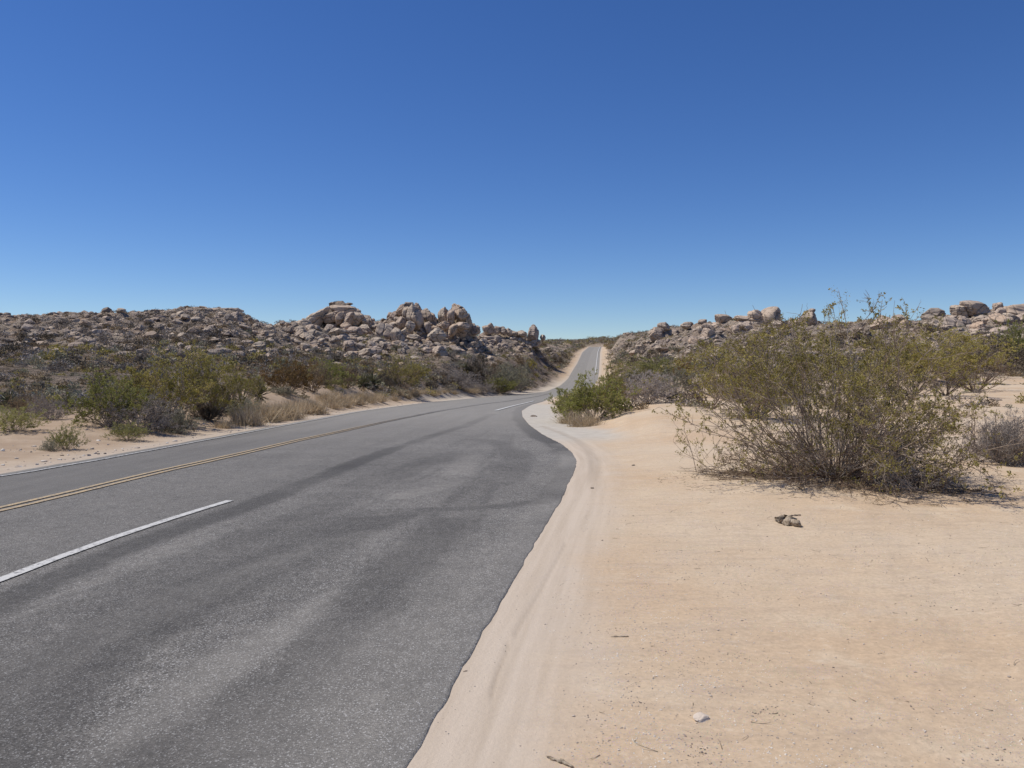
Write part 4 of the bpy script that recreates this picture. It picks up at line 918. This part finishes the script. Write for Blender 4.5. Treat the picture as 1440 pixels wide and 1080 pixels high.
# straw grass along the far verge
g = np.random.default_rng(3)
for i in range(74):
    t = i / 74; px = 345 + 385 * t + g.normal() * 5
    bx = np.interp(px, [345, 500, 600, 700, 735], [603, 574, 561, 554, 551]); py = bx - abs(g.normal()) * (9 - 5 * t) * .8 - 3
    q = hit(px, py)
    if q is None or q[0] > XL(q[1]) - .6: py -= 2
    ts = g.uniform(1.0, 2.1) * (1.0 if px < 600 else .85); tuft(px, py, ts, where_label(('low' if ts < 1.25 else 'middling' if ts < 1.65 else 'bushy') + ' roadside straw tuft', px, py), 'dry tufts along the far side of the road', i)
for i, (px, py, s, lb) in enumerate([(403, 589, 1.9, 'pale straw tuft nearest the road on the left, right of the yucca'), (440, 582, 1.9, 'orange-brown straw tuft beside the road left of the sandy bank'), (312, 602, .9, 'tiny green-brown tuft alone beside the white edge line'),
    (375, 592, 1.5, 'flat straw tuft between yucca and road'), (345, 590, 1.2, 'straw tuft at the foot of the yucca')]):
    tuft(px, py, s, lb, None, i)

# yuccas
def yucca_geo(seed, n=90, L=.55, trunk=.35, w=.022):
    g = np.random.default_rng(seed); az = g.uniform(0, 2 * math.pi, n); e = np.radians(g.uniform(-50, 88, n)); d = np.stack([np.cos(e) * np.cos(az), np.cos(e) * np.sin(az), np.sin(e)], 1)
    b = np.zeros((n, 3)); b[:, 2] = trunk + g.normal(size=n) * .04 + (e - .4) * .05; ln = L * g.uniform(.8, 1.1, n); p = polys(b, d, ln, 3, .03, 0, g)
    side = unit(np.cross(d, g.normal(size=(n, 3)))); ww = w * np.array([.8, 1, .06])
    v = np.stack([p + side[:, None] * ww[None, :, None], p - side[:, None] * ww[None, :, None]], 2).reshape(-1, 3)
    f = np.array([[0, 1, 3, 2], [2, 3, 5, 4]]); F_ = ((np.arange(n) * 6)[:, None, None] + f[None]).reshape(-1, 4); v[:, 2] = np.maximum(v[:, 2], .01)
    return v, F_, np.repeat(np.clip((e + .9) / 2.4 * .7 + g.random(n) * .3, 0, 1), 2)
v, f, rn = yucca_geo(3); YL = build_mesh('leaf_rosette', v, [f], {'rnd': ('FACE', rn)}, [M_yucca], smooth=False)
g = np.random.default_rng(9); tp = polys(np.zeros((1, 3)), np.array([[0, 0, 1.]]), np.array([.4]), 6, .04, .1, g); tv, tf = tubes(tp, .09, .07, 8)
YT = build_mesh('trunk', tv, [tf], None, [M_bdark])
def yucca(px, py, h, label, d=None, group=None):
    loc = on(px, py, d); root = bpy.data.objects.new('yucca', None); C.objects.link(root); root.location = loc; s = h * loc[1] / F / .92; root.scale = (s, s, s); root.rotation_euler = (0, 0, px)
    link('leaf_rosette', YL, root); link('trunk', YT, root); return tag(root, label, 'yucca', group)
yucca(365, 568, 34, 'spiky yucca standing alone on the sand by the left verge')
yucca(94, 575, 26, 'spiky yucca poking up left of the dense green bush')
yucca(12, 575, 30, 'yucca with a short trunk at the left edge behind the pale olive shrub')
yucca(511, 549, 26, 'left one of the paired yuccas behind the sandy bank')
yucca(525, 549, 28, 'right one of the paired yuccas behind the sandy bank')
yucca(176, 440, 6, 'tiny yucca silhouette on the left skyline', 150)
yucca(655, 525, 16, 'small yucca on the flat below the twin peaks')
yucca(706, 528, 16, 'small yucca above the vivid green bush by the bend')
yucca(727, 530, 14, 'small yucca on the flat left of the bend')

# scrub over the slopes: the ones that show largest are things, the rest one mass
def small_geo(seed, mats_leaf, n0=14, leaf=.09, leafn=7):
    (sv, sf), (lv, lf, rn) = shrub_geo(seed, n0=n0, L0=1.0, el=(5, 85), r=.012, br=(4, 4), leafn=leafn, leaf=leaf, spread=.55, lowfac=1.15, aspect=.5)
    return sv, sf, lv, lf, rn
SM = []
for i, (lm, bmat) in enumerate([(M_dark, M_bdark), (M_grey, M_dead), (M_brown, M_bdark), (M_dark, M_bdark), (M_sage, M_bark), (M_olive, M_bark), (M_dark, M_bdark), (M_grey, M_bdark)]):
    sv, sf, lv, lf, rn = small_geo(300 + i, lm); v = np.vstack([sv, lv]); fa = [sf, lf + len(sv)]; mi = np.concatenate([np.zeros(len(sf)), np.ones(len(lf))])
    SM.append((build_mesh('hill_shrub', v, fa, {'rnd': ('FACE', np.concatenate([np.zeros(len(sf)), rn]))}, [bmat, lm], mi, smooth=False), (v, fa, rn, lm, bmat)))
g = np.random.default_rng(44); ns = 0
KN = ['dark brown', 'grey', 'brown', 'blackish', 'sage-grey', 'olive', 'dark', 'grey-brown']
zones = [  # px0, px1, py0, py1, n, w0, w1, variants, zone text
    (-10, 340, 444, 548, 84, 8, 30, [0, 1, 2, 3, 6, 7, 3], 'on the left hillside'),
    (340, 470, 468, 540, 26, 8, 30, [0, 1, 2, 4, 6, 7], 'on the slope below the saddle left of the rock pile'),
    (470, 690, 488, 540, 52, 8, 30, [0, 1, 2, 4, 6, 7, 5], 'on the flat below the twin peaks'),
    (690, 800, 485, 545, 52, 8, 26, [0, 2, 4, 5, 6, 1], 'on the flat left of the climbing road'),
    (860, 1000, 475, 530, 40, 8, 28, [0, 2, 4, 5, 6, 1], 'on the slope right of the climbing road'),
    (1000, 1440, 462, 515, 40, 9, 34, [0, 2, 5, 6, 7], 'on the slope of the right ridge')]
for (a0, a1, b0, b1, n, w0, w1, vs, zt) in zones:
    for i in range(n):
        px, py = g.uniform(a0, a1), b0 + (b1 - b0) * g.random() ** .75; q = hit(px, py)
        if not q or q[1] < 40 or q[1] > 420: continue
        k = int(vs[int(g.integers(len(vs)))]); w = (w0 + (w1 - w0) * g.random() ** 1.8) * (.7 + .5 * (py - b0) / (b1 - b0)); s = q[1] / F * w / 1.9
        if min(abs(q[0] - XL(q[1])), abs(q[0] - XR(q[1]))) < s + 1.2 or (XL(q[1]) < q[0] < XR(q[1])): continue
        o = link('hill_shrub', SM[k][0]); o.location = (q[0], q[1], q[2] - .05); o.scale = (s, s, s * g.uniform(.8, 1.15)); o.rotation_euler = (0, 0, g.uniform(0, 6.28)); ns += 1
        tag(o, where_label(('small ' if w < 12 else 'mid-sized ' if w < 20 else 'large ') + KN[k] + ' desert shrub', px, py), 'shrub', f'desert shrubs {zt}')
def light_geo(seed, nl):
    g = np.random.default_rng(seed); d = unit(g.normal(size=(nl, 3))); d[:, 2] = np.abs(d[:, 2]); c = d * (g.random((nl, 1)) ** .4) * [1, 1, .85] * (1 + .35 * (vnoise(d[:, 0] * 2.2 + 9, d[:, 1] * 2.2 + 4, seed)[:, None] - .5) * 2)
    lv, lf, rn = leaves(c, .27, g, .5, d); lv[:, 2] = np.maximum(lv[:, 2], 0); d2 = unit(g.normal(size=(7, 3))); d2[:, 2] = np.abs(d2[:, 2]) + .2
    p = polys(np.zeros((7, 3)), unit(d2), np.full(7, 1.), 3, .12, .05, g); sv, sf = tubes(p, .022, .008, 3)
    return np.vstack([sv, lv]), [sf, lf + len(sv)], rn
LG = {nl: [light_geo(700 + i, nl) for i in range(6)] for nl in (60, 150)}
def scrub_mass():
    g = np.random.default_rng(66); NS = 44000; px = g.uniform(-60, 1500, NS); d = 30 + 620 * g.random(NS) ** 1.7; X = (px - CX) / F * d; z, e, rk, rid, hl = land(X, d)
    dens = .16 + .30 * (1 - hl) * (d > 60) + .35 * sstep(.0, .6, fbm(X / 12, d / 12, 88, 3)); dens = np.where((px > 880) & (d < 80), 0.05, dens); dens = np.where((px < 560) & (d < 52), .18 * (px < 340) * (d > 27) + .04, dens) * (1 + 1.2 * hl * (px < 480) + .7 * hl * (px >= 480))
    dens = np.where((d < 48) & (px > 340), .02, dens) * np.where(d > 260, 2.2, 1) * np.where((px > 420) & (px < 900) & (d > 60), 1.5, 1); k = (g.random(NS) < dens) & (e > 2.6); X, d, z = X[k], d[k], z[k]
    p2 = g.uniform(715, 930, 2600); d2 = 300 + 460 * g.random(2600); X2 = (p2 - CX) / F * d2; z2, e2 = land(X2, d2)[:2]; k2 = (e2 > 3) | (d2 > 525); X, d, z = np.append(X, X2[k2]), np.append(d, d2[k2]), np.append(z, z2[k2])
    pick = g.integers(0, 5, len(X)); hl3 = land(X, d)[4]; px3 = CX + F * X / d; pick = np.where((pick > 2) & (px3 < 470) & (hl3 > .3), pick - 3, pick)
    for vi, nm in ((0, 'dark'), (1, 'grey'), (2, 'brown'), (4, 'sage'), (5, 'olive')):
        lm, bmt = SM[vi][1][3:]; sel = np.where(pick == [0, 1, 2, 4, 5].index(vi))[0]
        V, A, B, RN = [], [], [], []; off = 0
        for i in sel:
            v, fa, rn = LG[150 if d[i] < 110 else 60][int(g.integers(6))]
            s = g.uniform(.25, .85) * (1 + .6 * (d[i] > 200)) * (1 + .8 * (d[i] > 380)) * (.6 if d[i] < 60 else 1); a = g.uniform(0, 6.28); c, si = math.cos(a), math.sin(a)
            w = v * s; w = np.stack([w[:, 0] * c - w[:, 1] * si + X[i], w[:, 0] * si + w[:, 1] * c + d[i], w[:, 2] * .9 + z[i] - .03], 1)
            V.append(w); A.append(fa[0] + off); B.append(fa[1] + off); RN.append(np.clip(rn + g.normal() * .15, 0, 1)); off += len(v)
        A, B = np.vstack(A), np.vstack(B)
        me = build_mesh('scrub', np.vstack(V), [A, B], {'rnd': ('FACE', np.concatenate([np.zeros(len(A)), np.concatenate(RN)]))}, [bmt, lm], np.concatenate([np.zeros(len(A)), np.ones(len(B))]), smooth=False)
        stuff(link(f'{nm}_scrub', me), f'{nm} low desert scrub covering the flats and slopes', 'scrub')
scrub_mass()

def litter():
    g = np.random.default_rng(58); n = 1500; X, Y = reg_lit(g, n); z = land(X, Y)[0]; a = g.uniform(0, 6.28, n); L = .02 + .09 * g.random(n) ** 2
    p = polys(np.stack([X, Y, z + .004], 1), np.stack([np.cos(a), np.sin(a), 0 * a], 1), L, 3, .12, 0, g); v, f = tubes(p, .0022, .0012, 3)
    return stuff(link('plant_litter', build_mesh('plant_litter', v, [f], None, [M_bdark])), 'fallen twig litter on the sand under the big creosote', 'litter')
litter()
# ------------------------------------------------------------------ small things on the sand
def mat_wood():
    m = NT('weathered_wood', .9, .15); n = m.noise(1, 5, .7, m.mapv((8, 40, 40))); c = m.ramp(n, [(.3, (.10, .075, .05)), (.45, (.30, .23, .16)), (.62, (.58, .49, .37))]); return m.done(c, m.bump(n, .9, .02))
M_wood = mat_wood()
g = np.random.default_rng(5)
def stick(name, p0, p1, r, label, knots=7, parent=None, sides=10):
    p0, p1 = np.array(p0), np.array(p1); t = np.linspace(0, 1, 14)[:, None]; pts = p0 + (p1 - p0) * t; pts[1:-1] += g.normal(size=(12, 3)) * r * .35
    v, f = tubes(pts[None], r, r, sides); rad = np.repeat(.35 + .75 * vnoise(np.linspace(0, knots, 14), np.zeros(14), 5), sides)
    rad[:sides] *= .25; rad[-sides:] *= .5; c = np.repeat(pts, sides, 0); ang = np.tile(np.arange(sides), 14); rad = rad * (1 + .25 * np.sin(ang * 2.1 + np.repeat(np.arange(14), sides) * .8))
    v = c + (v - c) * rad[:, None] * 1.3; ends = np.array([[i for i in range(sides)][::-1], [13 * sides + i for i in range(sides)]])
    o = link(name, build_mesh(name, v, [f, ends], None, [M_wood])); return tag(o, label, 'wood')
z_ = lambda x, y: G(x, y)
def pt(px, py, up=0): q = hit(px, py); return (q[0], q[1], q[2] + up)
stick('dead_log', pt(1090, 733, .03), pt(1126, 741, .035), .05, 'short weathered chunk of dead wood lying on the sand below the big bush')
stick('dead_branch', pt(768, 1069, .006), pt(806, 1083, .006), .007, 'thin dry stick at the bottom edge of the photo')
stick('dead_branch', pt(1108, 727, .01), pt(1126, 726, .012), .008, 'small twig just behind the chunk of dead wood')
stick('dead_branch', pt(858, 896, .004), pt(884, 897, .004), .004, 'thin twig lying on the sand near the pavement edge')
def stone(px, py, w, label, var=0, mat=None, flat=.5):
    x, y, z = pt(px, py); s = w * y / F * .6; o = link('stone', BV[var]); o.location = (x, y, z + s * flat * .3); o.scale = (s * 1.4, s, s * flat); o.rotation_euler = (.2, 0, .6); return tag(o, label, 'stone')
g = np.random.default_rng(91)
def reg_open(g, n):
    y = 3.2 * 4.2 ** g.random(n * 2); x = XR(y) + .6 + g.random(n * 2) * y * .75; return x[:n], y[:n]
scatter_xy('sand_stones', 320, reg_open, 92, .002, .009, mat_peb(), 'scattered half-buried stones on the roadside sand')
def twigs():
    g = np.random.default_rng(93); X, Y = reg_open(g, 150); z = land(X, Y)[0]; a = g.uniform(0, 6.28, 150); L = .02 + .10 * g.random(150) ** 2
    p = polys(np.stack([X, Y, z + .003], 1), np.stack([np.cos(a), np.sin(a), 0 * a], 1), L, 4, .15, 0, g); v, f = tubes(p, .002, .001, 4)
    return stuff(link('dry_twigs', build_mesh('dry_twigs', v, [f], None, [M_wood])), 'tiny dry twigs blown over the roadside sand', 'litter')
twigs()
st_ = stone(986, 1020, 16, 'pale flat stone half buried in the sand near the bottom of the photo', 3)
st_.data = st_.data.copy(); st_.data.materials[0] = NT('pale_stone').done((.62, .52, .42))
stone(655, 954, 5, 'small dark pebble on the dusty pavement edge', 4)
stone(751, 586, 6, 'small brown stone on the gravel apron inside the bend', 6)
stone(833, 687, 4, 'small dark stone on the sand right of the curved wheel rut', 2)
stone(1400, 563, 12, 'flat dark stone on the pale sand at the far right', 5, flat=.35)
stone(891, 655, 4, 'tiny stone alone on the smooth sand left of the big bush', 7)
